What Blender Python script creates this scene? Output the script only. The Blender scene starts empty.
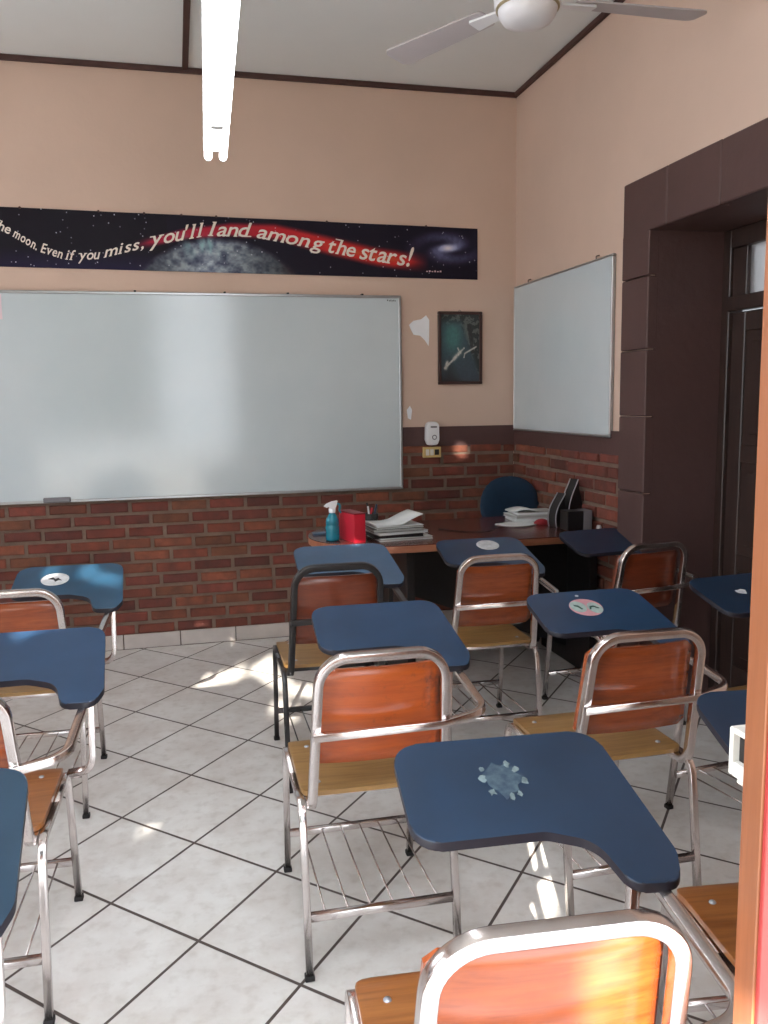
import bpy, bmesh, math, random
from mathutils import Vector, Matrix, Euler
random.seed(7)
PI = math.pi
C = bpy.context.scene.collection

# ---------------------------------------------------------------- helpers
def lin(c):
    return tuple(((v/255.0)/12.92 if v/255.0 <= .04045 else ((v/255.0+.055)/1.055)**2.4) for v in c)

def new_mat(name):
    m = bpy.data.materials.new(name); m.use_nodes = True
    nt = m.node_tree; b = nt.nodes['Principled BSDF']
    return m, nt, b

def N(nt, t, **kw):
    n = nt.nodes.new(t)
    for k, v in kw.items(): setattr(n, k, v)
    return n

def mix_rgb(nt, fac, a, b):
    n = N(nt, 'ShaderNodeMix', data_type='RGBA')
    for sock, v in ((n.inputs[0], fac), (n.inputs[6], a), (n.inputs[7], b)):
        if isinstance(v, bpy.types.NodeSocket): nt.links.new(v, sock)
        elif isinstance(v, tuple): sock.default_value = (*v[:3], 1)
        else: sock.default_value = v
    return n.outputs[2]

def math_n(nt, op, a, b=None, c=None):
    n = N(nt, 'ShaderNodeMath', operation=op)
    for i, v in enumerate((a, b, c)):
        if v is None: continue
        if isinstance(v, bpy.types.NodeSocket): nt.links.new(v, n.inputs[i])
        else: n.inputs[i].default_value = v
    return n.outputs[0]

def tex(nt, kind='ShaderNodeTexNoise', scale=5.0, detail=4, rough=.55, vscale=(1,1,1), coord='Object'):
    tc = N(nt, 'ShaderNodeTexCoord'); mp = N(nt, 'ShaderNodeMapping'); mp.inputs['Scale'].default_value = vscale
    nt.links.new(tc.outputs[coord], mp.inputs[0])
    t = N(nt, kind); t.inputs['Scale'].default_value = scale
    if 'Detail' in t.inputs: t.inputs['Detail'].default_value = detail
    if 'Roughness' in t.inputs: t.inputs['Roughness'].default_value = rough
    nt.links.new(mp.outputs[0], t.inputs['Vector'])
    return t

def ramp(nt, src, lo, hi):
    n = N(nt, 'ShaderNodeMapRange'); nt.links.new(src, n.inputs[0])
    n.inputs[1].default_value = lo; n.inputs[2].default_value = hi
    return n.outputs[0]

def plain(name, rgb, rough=.5, metal=0.0, var=.0, scale=8, bump=0.0, bscale=60, coat=0.0, rgb2=None, spec=None):
    m, nt, b = new_mat(name)
    col = lin(rgb)
    b.inputs['Roughness'].default_value = rough; b.inputs['Metallic'].default_value = metal
    if spec is not None: b.inputs['Specular IOR Level'].default_value = spec
    if coat: b.inputs['Coat Weight'].default_value = coat; b.inputs['Coat Roughness'].default_value = .12
    c2 = lin(rgb2) if rgb2 else tuple(v*(1-var) for v in col)
    t = tex(nt, scale=scale)
    nt.links.new(mix_rgb(nt, ramp(nt, t.outputs[0], .35, .65), col, c2), b.inputs['Base Color'])
    if bump:
        t2 = tex(nt, scale=bscale); bp = N(nt, 'ShaderNodeBump'); bp.inputs['Strength'].default_value = bump
        bp.inputs['Distance'].default_value = .01
        nt.links.new(t2.outputs[0], bp.inputs['Height']); nt.links.new(bp.outputs[0], b.inputs['Normal'])
    return m

def emit(name, rgb, s):
    m, nt, b = new_mat(name)
    b.inputs['Base Color'].default_value = (*lin(rgb), 1)
    b.inputs['Emission Color'].default_value = (*lin(rgb), 1); b.inputs['Emission Strength'].default_value = s
    return m

def wood(name, light, dark, rough=.35, vs=(1.2, 14, 14), scale=3.0, coat=.3, worn=None):
    m, nt, b = new_mat(name)
    t = tex(nt, scale=scale, detail=6, rough=.6, vscale=vs)
    t.inputs['Distortion'].default_value = .8
    t2 = tex(nt, scale=scale*9, detail=3, vscale=vs)
    f = math_n(nt, 'ADD', ramp(nt, t.outputs[0], .3, .7), math_n(nt, 'MULTIPLY', t2.outputs[0], .5))
    col = mix_rgb(nt, math_n(nt, 'MULTIPLY', f, .7), lin(light), lin(dark))
    if worn:
        t3 = tex(nt, scale=7, detail=8, rough=.75)
        col = mix_rgb(nt, ramp(nt, t3.outputs[0], .56, .66), col, lin(worn))
    nt.links.new(col, b.inputs['Base Color'])
    b.inputs['Roughness'].default_value = rough
    b.inputs['Coat Weight'].default_value = coat; b.inputs['Coat Roughness'].default_value = .2
    return m

def attr_mat(name, rough=.5, coat=0.0, noise=.0, nscale=40, bump=0):
    m, nt, b = new_mat(name)
    a = N(nt, 'ShaderNodeAttribute'); a.attribute_name = 'Col'
    col = a.outputs['Color']
    if noise:
        t = tex(nt, scale=nscale, detail=6)
        col = mix_rgb(nt, math_n(nt, 'MULTIPLY', ramp(nt, t.outputs[0], .35, .7), noise), col, lin((60, 45, 40)))
    nt.links.new(col, b.inputs['Base Color']); b.inputs['Roughness'].default_value = rough
    b.inputs['Coat Weight'].default_value = coat
    if bump:
        t2 = tex(nt, scale=nscale*2, detail=6); bp = N(nt, 'ShaderNodeBump'); bp.inputs['Strength'].default_value = bump
        bp.inputs['Distance'].default_value = .006
        nt.links.new(t2.outputs[0], bp.inputs['Height']); nt.links.new(bp.outputs[0], b.inputs['Normal'])
    return m

# ---- mesh building
def BM(): return bmesh.new()

def box(bm, x0, x1, y0, y1, z0, z1, bev=0.0, mi=0, segs=1, mtx=None):
    vs = [bm.verts.new((x, y, z)) for x in (x0, x1) for y in (y0, y1) for z in (z0, z1)]
    F = [(0,1,3,2),(4,6,7,5),(0,4,5,1),(2,3,7,6),(0,2,6,4),(1,5,7,3)]
    fs = [bm.faces.new([vs[i] for i in f]) for f in F]
    for f in fs: f.material_index = mi
    allv = list(vs)
    if bev > 0:
        es = list({e for f in fs for e in f.edges})
        r = bmesh.ops.bevel(bm, geom=es, offset=bev, segments=segs, affect='EDGES', profile=.5)
        allv = list({v for f in r['faces'] for v in f.verts} | {v for v in vs if v.is_valid})
        for f in r['faces']: f.material_index = mi
    if mtx is not None:
        bmesh.ops.transform(bm, matrix=mtx, verts=[v for v in allv if v.is_valid])
    return allv

def fillet(pts, r, n=7):
    pts = [Vector(p) for p in pts]
    if not isinstance(r, (list, tuple)): r = [r]*len(pts)
    out = [pts[0]]
    for i in range(1, len(pts)-1):
        a, b, c = pts[i-1], pts[i], pts[i+1]
        u = (a-b).normalized(); v = (c-b).normalized()
        ang = u.angle(v); d = min(r[i]/math.tan(ang/2), (a-b).length*.49, (c-b).length*.49)
        if r[i] <= 0 or ang > PI-.02: out.append(b); continue
        p0 = b+u*d; p1 = b+v*d; rr = d*math.tan(ang/2)
        cen = b+(u+v).normalized()*(rr/math.sin(ang/2))
        e0 = p0-cen; e1 = p1-cen; tot = e0.angle(e1)
        for k in range(n+1):
            t = k/n
            out.append(cen+(e0*math.sin((1-t)*tot)+e1*math.sin(t*tot))/math.sin(tot))
    out.append(pts[-1])
    return out

def sweep(bm, path, w=.022, h=None, rnd=.2, up=None, round_=False, nseg=12, mi=0, caps=True):
    """square (rounded) or round tube along a path"""
    h = h or w
    if round_:
        prof = [(w/2*math.cos(2*PI*k/nseg), w/2*math.sin(2*PI*k/nseg)) for k in range(nseg)]
    else:
        c = rnd*w/2; a, b2 = w/2, h/2
        prof = []
        for (sx, sy, s) in ((1,1,0),(-1,1,1),(-1,-1,2),(1,-1,3)):
            for k in range(3):
                t = (s+k/2)*PI/2
                prof.append((sx*(a-c)+c*math.cos(t), sy*(b2-c)+c*math.sin(t)))
    path = [Vector(p) for p in path]
    tang = []
    for i in range(len(path)):
        a = path[max(i-1,0)]; b = path[min(i+1,len(path)-1)]
        tang.append((b-a).normalized())
    up = Vector(up) if up else (Vector((0,0,1)) if abs(tang[0].z) < .9 else Vector((0,1,0)))
    n = (up-tang[0]*up.dot(tang[0])).normalized()
    rings = []
    for i, p in enumerate(path):
        t = tang[i]
        n = (n-t*n.dot(t)).normalized(); s = t.cross(n)
        rings.append([bm.verts.new(p+s*x+n*y) for x, y in prof])
    m = len(prof)
    for i in range(len(rings)-1):
        for k in range(m):
            f = bm.faces.new((rings[i][k], rings[i][(k+1)%m], rings[i+1][(k+1)%m], rings[i+1][k])); f.smooth = True; f.material_index = mi
    if caps:
        f = bm.faces.new(rings[0][::-1]); f.material_index = mi
        f = bm.faces.new(rings[-1]); f.material_index = mi

def prism(bm, poly, z0, z1, bev=.0, mi=0, zfun=None):
    vb = [bm.verts.new((x, y, z0)) for x, y in poly]; vt = [bm.verts.new((x, y, z1)) for x, y in poly]
    n = len(poly)
    fb = bm.faces.new(vb[::-1]); ft = bm.faces.new(vt)
    fs = [fb, ft]
    for i in range(n):
        f = bm.faces.new((vb[i], vb[(i+1)%n], vt[(i+1)%n], vt[i])); f.smooth = True; fs.append(f)
    for f in fs: f.material_index = mi
    allv = vb+vt
    if bev:
        es = list(ft.edges)+list(fb.edges)
        r = bmesh.ops.bevel(bm, geom=es, offset=bev, segments=2, affect='EDGES', profile=.5)
        allv = list({v for f in bm.faces for v in f.verts})
    if zfun:
        for v in allv: v.co.z += zfun(v.co.x, v.co.y)

def lathe(bm, prof, n=32, cx=0, cy=0, mi=0, cap=True):
    rings = []
    for r, z in prof:
        rings.append([bm.verts.new((cx+r*math.cos(2*PI*k/n), cy+r*math.sin(2*PI*k/n), z)) for k in range(n)])
    for i in range(len(rings)-1):
        for k in range(n):
            f = bm.faces.new((rings[i][k], rings[i][(k+1)%n], rings[i+1][(k+1)%n], rings[i+1][k])); f.smooth = True; f.material_index = mi
    if cap:
        bm.faces.new(rings[0][::-1]).material_index = mi; bm.faces.new(rings[-1]).material_index = mi

def fillet2(poly, r, n=6):
    """closed 2-D polygon with rounded corners; r is a list"""
    out = []
    m = len(poly)
    for i in range(m):
        a = Vector((*poly[i-1], 0)); b = Vector((*poly[i], 0)); c = Vector((*poly[(i+1)%m], 0))
        rr = r[i] if isinstance(r, (list, tuple)) else r
        pts = fillet([a, b, c], rr, n)
        out += [(p.x, p.y) for p in pts[1:-1]]
    return out

def obj(name, bm, mats, parent=None, smooth=None, loc=None):
    bmesh.ops.recalc_face_normals(bm, faces=bm.faces[:])
    me = bpy.data.meshes.new(name); bm.to_mesh(me); bm.free()
    if not isinstance(mats, (list, tuple)): mats = [mats]
    for m in mats: me.materials.append(m)
    if smooth:
        for p in me.polygons: p.use_smooth = True
    o = bpy.data.objects.new(name, me); C.objects.link(o)
    if parent is not None: o.parent = parent
    if loc is not None: o.location = loc
    return o

def thing(name, label, cat, loc=(0,0,0), rotz=0, group=None):
    o = bpy.data.objects.new(name, None); C.objects.link(o); o.empty_display_size = .1
    o.location = loc; o.rotation_euler = (0, 0, rotz); o['label'] = label; o['category'] = cat
    if group: o['group'] = group
    return o

def tag(o, label, cat, group=None, kind=None):
    o['label'] = label; o['category'] = cat
    if group: o['group'] = group
    if kind: o['kind'] = kind
    return o

def struct(name, bm, m, parent=None):
    o = obj(name, bm, m, parent)
    if parent is None: o['kind'] = 'structure'
    return o

# ---------------------------------------------------------------- dimensions
YF, XR, ZC = 5.026, 2.081, 3.24        # front wall, right wall, ceiling
XL, YB = -2.7, .90                     # left wall, inner face of the back wall
DOORX0, DOORX1 = -1.35, 1.36           # doorway in the back wall, its extent made up to admit the sun (right part closed by the red leaf)

# ---------------------------------------------------------------- camera
H = 1.42
f_px, pitch, roll, yaw = 845.24148, math.radians(7.51806582), math.radians(-.87921186), math.radians(13.63437878)
cy, sy, cp_, sp = math.cos(yaw), math.sin(yaw), math.cos(pitch), math.sin(pitch)
fwd = Vector((sy*cp_, cy*cp_, -sp)); right = Vector((cy, -sy, 0)); up = right.cross(fwd)
cr, sr = math.cos(roll), math.sin(roll)
r2 = right*cr+up*sr; u2 = right*-sr+up*cr
cd = bpy.data.cameras.new('camera'); cam = bpy.data.objects.new('camera', cd); C.objects.link(cam)
cam.matrix_world = Matrix(((r2.x, u2.x, -fwd.x, 0), (r2.y, u2.y, -fwd.y, 0), (r2.z, u2.z, -fwd.z, H), (0,0,0,1)))
cd.sensor_fit = 'VERTICAL'; cd.sensor_height = 24; cd.lens = f_px/1024*24; cd.clip_start = .02
bpy.context.scene.camera = cam

# ---------------------------------------------------------------- materials
M = {}
M['peach'] = plain('peach_plaster', (211,185,168), .85, var=.07, scale=1.6, bump=.12, bscale=25)
M['band'] = plain('brown_paint', (84,58,56), .6, var=.15, scale=3, bump=.1, bscale=30)
M['stone'] = plain('brown_painted_stone', (84,60,57), .62, var=.14, scale=3, bump=.25, bscale=14)
M['mortar'] = plain('mortar', (128,108,95), .95, var=.25, scale=12, bump=.5, bscale=60)
M['brick'] = attr_mat('red_brick', .9, noise=.6, nscale=11, bump=.9)
M['ceiling'] = plain('grey_white_ceiling', (226,230,230), .9, var=.05, scale=1.2)
M['brown_trim'] = plain('dark_brown_trim', (74,46,42), .6, var=.2)
M['red_paint'] = plain('red_paint', (160,52,50), .5, var=.08)
M['orange_wood'] = wood('orange_varnished_wood', (146,90,58), (118,68,40), .45, vs=(14,14,1.0), scale=2.5)
M['dark_wood'] = wood('dark_brown_door_wood', (56,36,30), (34,22,18), .6, vs=(12,12,1), scale=2)
M['chrome'] = plain('worn_chrome', (226,218,216), .2, 1.0, var=.12, scale=20)
M['black_metal'] = plain('black_painted_steel', (28,26,28), .35, .0, var=.2, coat=.3)
M['rubber'] = plain('dark_rubber', (28,24,24), .8)
M['wire'] = plain('dull_steel_rod', (120,110,108), .4, .9)
M['seat'] = wood('worn_yellow_plywood', (168,130,78), (120,86,46), .42, vs=(1.2,16,16), scale=3, coat=.15, worn=(150,112,70))
M['seat_v'] = wood('varnished_orange_plywood', (170,108,54), (120,68,28), .3, vs=(1.2,14,14), scale=3, coat=.5)
M['back'] = wood('red_orange_varnished_plywood', (172,84,36), (112,46,18), .27, vs=(1.2,14,14), scale=3.2, coat=.5)
M['back_w'] = wood('scuffed_orange_plywood', (194,94,34), (142,56,18), .32, vs=(1.2,14,14), scale=3.0, coat=.4, worn=(104,54,38))
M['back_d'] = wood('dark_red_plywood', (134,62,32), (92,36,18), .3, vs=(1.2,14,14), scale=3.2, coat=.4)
M['blue'] = plain('navy_blue_laminate', (36,64,94), .32, var=.22, scale=7, coat=.15)
M['blue_l'] = plain('light_worn_blue_laminate', (74,102,130), .35, var=.2, scale=7, coat=.15)
M['blue_b'] = plain('bright_blue_laminate', (40,80,108), .3, var=.25, scale=6, coat=.15)
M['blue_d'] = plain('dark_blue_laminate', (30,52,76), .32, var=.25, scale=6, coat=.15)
M['blue_edge'] = plain('dark_tablet_edge', (30,28,40), .5, var=.3)
M['sticker'] = plain('pale_sticker_paper', (214,216,218), .5, var=.25, scale=40)
M['pink_sticker'] = plain('pink_edged_sticker', (206,150,158), .5, var=.1, scale=40)
M['mint'] = plain('mint_sticker_print', (168,190,186), .5, var=.2, scale=60)
M['pink_print'] = plain('pink_print', (214,120,128), .5)
M['green_print'] = plain('dark_green_print', (22,70,58), .5)
M['ink'] = plain('black_ink', (20,20,22), .6)
M['scratch'] = plain('scraped_glue_residue', (70,88,98), .7, rgb2=(40,58,76), scale=60)
M['scratch_l'] = plain('pale_glue_flecks', (120,136,138), .7, var=.5, scale=60)
M['desk_top'] = wood('dark_cherry_laminate', (104,54,44), (78,36,30), .25, vs=(1.5,14,14), scale=2, coat=.5)
M['desk_edge'] = wood('copper_brown_edge', (190,128,98), (150,92,68), .35, vs=(2,10,10), scale=4)
M['black_board'] = plain('black_laminate', (20,16,18), .5, var=.3)
M['alu'] = plain('aluminium_profile', (178,180,182), .35, .8, var=.1)
M['white_pl'] = plain('white_plastic', (232,234,236), .35, var=.03)
M['white_pl2'] = plain('off_white_paint', (222,218,210), .45, var=.08)
M['cream'] = plain('yellowed_plastic', (206,178,118), .45, var=.08)
M['paper'] = plain('white_paper', (222,226,226), .8, var=.06)
M['paper_g'] = plain('greyish_paper', (176,176,172), .8, var=.1)
M['paper_pk'] = plain('pale_pink_paper', (222,200,208), .8, var=.06)
M['red_cover'] = plain('red_card', (208,36,58), .4, var=.1, coat=.3)
M['dkred_cover'] = plain('dark_red_card', (136,24,34), .4, var=.1)
M['black_pl'] = plain('black_plastic', (24,22,24), .4, var=.2)
M['silver'] = plain('silver_plastic', (170,170,176), .35, .5, var=.05)
M['grey_pl'] = plain('grey_plastic', (120,118,122), .5, .2, var=.08)
M['fab_blue'] = plain('blue_upholstery', (20,48,72), .9, var=.12, scale=30, bump=.2, bscale=200)
M['teal_pl'] = plain('teal_plastic', (20,128,150), .35)
M['fan_white'] = plain('fan_enamel', (226,228,232), .3, var=.03)
M['fan_blade'] = plain('fan_blade_grey', (182,176,178), .5, var=.05)
M['brass'] = plain('brass_ring', (176,164,130), .4, .6)
M['tube'] = emit('fluorescent_tube', (250,250,255), 6.5)
M['patch'] = plain('white_filler', (240,242,246), .9, var=.05)
M['maroon'] = plain('dark_frame_wood', (66,40,36), .45, var=.2)
M['banner'] = attr_mat('printed_banner', .6)
M['banner'].node_tree.nodes['Principled BSDF'].inputs['Specular IOR Level'].default_value = .25
M['print'] = attr_mat('printed_picture', .4, coat=.3)
M['letter'] = plain('cream_print', (236,226,214), .6, var=.06, scale=30)
M['letter_p'] = plain('pinkish_print', (226,196,200), .6, var=.06, scale=30)

# whiteboard enamel
m, nt, b = new_mat('whiteboard_enamel'); M['wb'] = m
t = tex(nt, scale=2.2, detail=5)
nt.links.new(mix_rgb(nt, ramp(nt, t.outputs[0], .3, .7), lin((198,208,212)), lin((190,202,207))), b.inputs['Base Color'])
b.inputs['Roughness'].default_value = .13
M['wb2'] = m

# clear tinted liquid / frosted glass
m, nt, b = new_mat('teal_translucent_plastic'); M['teal'] = m
b.inputs['Base Color'].default_value = (*lin((30,160,185)), 1); b.inputs['Transmission Weight'].default_value = .45; b.inputs['Roughness'].default_value = .15
m, nt, b = new_mat('frosted_pane'); M['frost'] = m
b.inputs['Base Color'].default_value = (*lin((150,148,148)), 1); b.inputs['Transmission Weight'].default_value = .6; b.inputs['Roughness'].default_value = .6
m, nt, b = new_mat('clear_pane'); M['glass'] = m
b.inputs['Base Color'].default_value = (1,1,1,1); b.inputs['Transmission Weight'].default_value = 1; b.inputs['Roughness'].default_value = 0; b.inputs['IOR'].default_value = 1.02

# floor: diagonal ceramic tiles
m, nt, b = new_mat('diagonal_ceramic_tiles'); M['floor'] = m
e1 = (.2395, .2815); e2 = (-.2395, .2405); det = e1[0]*e2[1]-e1[1]*e2[0]
g1 = (e2[1]/det, -e2[0]/det); g2 = (-e1[1]/det, e1[0]/det)
geo = N(nt, 'ShaderNodeNewGeometry')
sub = N(nt, 'ShaderNodeVectorMath', operation='SUBTRACT'); nt.links.new(geo.outputs['Position'], sub.inputs[0]); sub.inputs[1].default_value = (-.006, 3.19, 0)
ds = []; cells = []
for g in (g1, g2):
    d = N(nt, 'ShaderNodeVectorMath', operation='DOT_PRODUCT'); nt.links.new(sub.outputs[0], d.inputs[0]); d.inputs[1].default_value = (*g, 0)
    cells.append(math_n(nt, 'FLOOR', d.outputs['Value']))
    fr = math_n(nt, 'FRACT', d.outputs['Value'])
    ds.append(math_n(nt, 'MINIMUM', fr, math_n(nt, 'SUBTRACT', 1.0, fr)))
dm = math_n(nt, 'MINIMUM', ds[0], ds[1])
wob = tex(nt, scale=9, detail=3)
dm = math_n(nt, 'ADD', dm, math_n(nt, 'MULTIPLY', math_n(nt, 'SUBTRACT', wob.outputs[0], .5), .004))
grout = ramp(nt, dm, .0150, .0115)
cmb = N(nt, 'ShaderNodeCombineXYZ'); nt.links.new(cells[0], cmb.inputs[0]); nt.links.new(cells[1], cmb.inputs[1])
wn = N(nt, 'ShaderNodeTexWhiteNoise'); nt.links.new(cmb.outputs[0], wn.inputs['Vector'])
n1 = tex(nt, scale=5, detail=7, rough=.65); n2 = tex(nt, scale=23, detail=4)
col = mix_rgb(nt, ramp(nt, n1.outputs[0], .4, .68), lin((228,226,222)), lin((212,206,200)))
col = mix_rgb(nt, math_n(nt, 'MULTIPLY', ramp(nt, n2.outputs[0], .5, .75), .35), col, lin((176,164,154)))
col = mix_rgb(nt, math_n(nt, 'MULTIPLY', wn.outputs['Value'], .18), col, lin((176,172,168)))
sp_ = tex(nt, scale=14, detail=1); spk = ramp(nt, sp_.outputs[0], .845, .86)
col = mix_rgb(nt, spk, col, lin((70,56,50)))
col = mix_rgb(nt, grout, col, lin((82,72,68)))
nt.links.new(col, b.inputs['Base Color'])
nt.links.new(math_n(nt, 'ADD', .22, math_n(nt, 'MULTIPLY', grout, .6)), b.inputs['Roughness'])
bp = N(nt, 'ShaderNodeBump'); bp.inputs['Strength'].default_value = .4; bp.inputs['Distance'].default_value = .003
nt.links.new(math_n(nt, 'SUBTRACT', 1.0, grout), bp.inputs['Height']); nt.links.new(bp.outputs[0], b.inputs['Normal'])
M['skirt'] = plain('skirting_tile', (196,186,180), .3, var=.12, scale=9)
M['grout'] = plain('dark_grout', (92,80,74), .9)

# ---------------------------------------------------------------- room
bm = BM(); box(bm, XL-.3, 3.2, -.2, YF+.15, -.1, 0); struct('floor', bm, M['floor'])
bm = BM(); box(bm, XL-.2, XR+.6, YB-.12, YF+.15, ZC, ZC+.12); struct('ceiling', bm, M['ceiling'])

BR_COLS = [(138,74,58),(148,80,62),(132,68,56),(122,64,54),(152,88,66),(136,84,62),(116,62,54),(142,74,62),(136,78,60)]
def color_layer(bm):
    return bm.loops.layers.float_color.get('Col') or bm.loops.layers.float_color.new('Col')
def brick_field(bm, u0, u1, z0, z1, place, mi):
    """bevelled bricks along u; place(u, depth, z) -> point"""
    cl = color_layer(bm)
    ch, pitch_ = .0715, .224
    k = 0; z = z0
    while z < z1-.01:
        off = (k % 2)*pitch_/2 + random.uniform(-.03, .03)
        u = u0-off
        while u < u1:
            L = pitch_*random.uniform(.93, 1.05)
            a, c = max(u, u0), min(u+L-.021, u1)
            if c-a > .025:
                dz = random.uniform(-.003, .003); hh = min(ch-.020+random.uniform(-.002,.003), z1-z+.004)
                d = random.uniform(.008, .016)
                base = random.choice(BR_COLS); j = random.uniform(.66, .92)
                colr = (*[min(1, v*j) for v in lin(base)], 1)
                b_ = .006
                za, zb = z+dz, z+dz+hh
                A = [place(*p) for p in ((a,0,za),(c,0,za),(c,0,zb),(a,0,zb))]
                B = [place(*p) for p in ((a,d-.004,za),(c,d-.004,za),(c,d-.004,zb),(a,d-.004,zb))]
                jj = lambda: random.uniform(-.0025, .0025)
                D = [place(*p) for p in ((a+b_,d+jj(),za+b_),(c-b_,d+jj(),za+b_),(c-b_,d+jj(),zb-b_),(a+b_,d+jj(),zb-b_))]
                vs = [[bm.verts.new(q) for q in L_] for L_ in (A, B, D)]
                fs = [bm.faces.new(vs[2])]
                for r_ in (0, 1):
                    for i in range(4):
                        fs.append(bm.faces.new((vs[r_][i], vs[r_][(i+1)%4], vs[r_+1][(i+1)%4], vs[r_+1][i])))
                for f in fs:
                    f.material_index = mi
                    for lp in f.loops: lp[cl] = colr
            u += L
        z += ch; k += 1

# front wall
bm = BM(); color_layer(bm)
box(bm, XL-.2, XR+.3, YF, YF+.15, 0, ZC, mi=0)
box(bm, XL, XR-.012, YF-.012, YF+.01, 1.128, 1.2546, mi=1)
box(bm, XL, XR-.012, YF-.006, YF+.01, .085, 1.13, mi=2)
brick_field(bm, XL, XR-.012, .094, 1.132, lambda u, d, z: (u, YF-.006-d, z), 3)
struct('wall_front', bm, [M['peach'], M['band'], M['mortar'], M['brick']])
# right wall with the door opening
DY0, DY1, DZ = 2.20, 3.47, 2.157
bm = BM(); color_layer(bm)
box(bm, XR, XR+.37, DY1, YF+.02, 0, ZC, mi=0)
box(bm, XR, XR+.37, .78, DY0, 0, ZC, mi=0)
box(bm, XR, XR+.37, DY0, DY1, DZ, ZC, mi=0)
box(bm, XR-.012, XR+.01, 3.69, YF, 1.128, 1.2546, mi=1)
box(bm, XR-.006, XR+.01, 3.69, YF, .085, 1.13, mi=2)
brick_field(bm, 3.70, YF-.02, .094, 1.132, lambda u, d, z: (XR-.006-d, u, z), 3)
struct('wall_right', bm, [M['peach'], M['band'], M['mortar'], M['brick']])
# left wall with two unseen windows, added to let in skylight
bm = BM()
wins = [(1.5, 2.6), (3.3, 4.4)]
box(bm, XL-.2, XL, YB-.12, wins[0][0], 0, ZC); box(bm, XL-.2, XL, wins[0][1], wins[1][0], 0, ZC); box(bm, XL-.2, XL, wins[1][1], YF+.01, 0, ZC)
for a, c in wins:
    box(bm, XL-.2, XL, a, c, 0, 1.0); box(bm, XL-.2, XL, a, c, 2.5, ZC)
struct('wall_left', bm, [M['peach']])
for i, (a, c) in enumerate(wins):
    bm = BM()
    for (p, q, r, s) in ((a, a+.05, 1.0, 2.5), (c-.05, c, 1.0, 2.5), (a+.05, c-.05, 1.0, 1.05), (a+.05, c-.05, 2.45, 2.5), ((a+c)/2-.02, (a+c)/2+.02, 1.05, 2.45)):
        box(bm, XL-.12, XL-.07, p, q, r, s)
    o = struct('added_window_%d' % (i+1), bm, M['dark_wood'])
    bm = BM(); box(bm, XL-.10, XL-.094, a+.05, c-.05, 1.05, 2.45); obj('pane', bm, M['glass'], o)
# back wall, entrance opening invented to admit sun; outer left wing added to shade the windows
bm = BM()
box(bm, -8, DOORX0, YB-.12, YB, 0, ZC); box(bm, DOORX1, XR+.37, YB-.12, YB, 0, ZC); box(bm, DOORX0, DOORX1, YB-.12, YB, 3.12, ZC)
struct('wall_back', bm, M['peach'])

# skirting tiles
def skirting(name, a, c, place):
    bm = BM()
    vs = [place(u, d, z) for u in (a, c) for d in (0, .004) for z in (0, .088)]
    x = [v[0] for v in vs]; y = [v[1] for v in vs]
    box(bm, min(x), max(x), min(y), max(y), 0, .086, mi=1)
    u = a
    while u < c-.02:
        e = min(u+.323, c)
        p, q = place(u+.003, 0, 0), place(e-.003, .009, 0)
        box(bm, min(p[0],q[0]), max(p[0],q[0]), min(p[1],q[1]), max(p[1],q[1]), .003, .088, bev=.002, mi=0)
        u += .323
    o = obj(name, bm, [M['skirt'], M['grout']]); o['kind'] = 'structure'
skirting('baseboard_front', -2.618, XR-.012, lambda u, d, z: (u, YF-.006-d, z))
skirting('baseboard_right', 3.70, YF-.02, lambda u, d, z: (XR-.006-d, u, z))

# ceiling trims
bm = BM(); box(bm, XL, XR, YF-.025, YF, ZC-.028, ZC, .004); struct('trim_1', bm, M['brown_trim'])
bm = BM(); box(bm, XR-.025, XR, YB, YF-.025, ZC-.028, ZC, .004); struct('trim_2', bm, M['brown_trim'])
bm = BM(); box(bm, .118, .150, YB, YF-.025, ZC-.014, ZC, .003); struct('trim_3', bm, M['brown_trim'])
# stone surround of the doorway on the right wall
bm = BM()
zs = [0, .33, .655, .977, 1.329, 1.631, 1.954]
for i in range(len(zs)-1):
    j = random.uniform(-.002, .002)
    box(bm, XR-.022, XR+.03, DY1-.012, 3.688+j, zs[i]+.002, zs[i+1]-.002, bev=.005)
    box(bm, XR-.022, XR+.03, 2.02, DY0+.012, zs[i]+.002, zs[i+1]-.002, bev=.005)
box(bm, XR-.022, XR+.03, DY1-.012, 3.688, 1.956, DZ-.003, bev=.004); box(bm, XR-.022, XR+.03, 2.02, DY0+.012, 1.956, DZ-.003, bev=.004)
ys = [3.688, 3.327, 2.96, 2.60, 2.25, 2.02]
for i in range(len(ys)-1):
    box(bm, XR-.022, XR+.03, ys[i+1]+.002, ys[i]-.002, DZ-.012, 2.385+random.uniform(-.001, .001), bev=.005)
# painted reveal of the opening
box(bm, XR+.02, XR+.37, DY1-.011, DY1+.001, 0, DZ); box(bm, XR+.02, XR+.37, DY0-.001, DY0+.011, 0, DZ)
box(bm, XR+.02, XR+.37, DY0+.008, DY1-.008, DZ-.008, DZ+.001)
struct('trim_4', bm, M['stone'])
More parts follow.
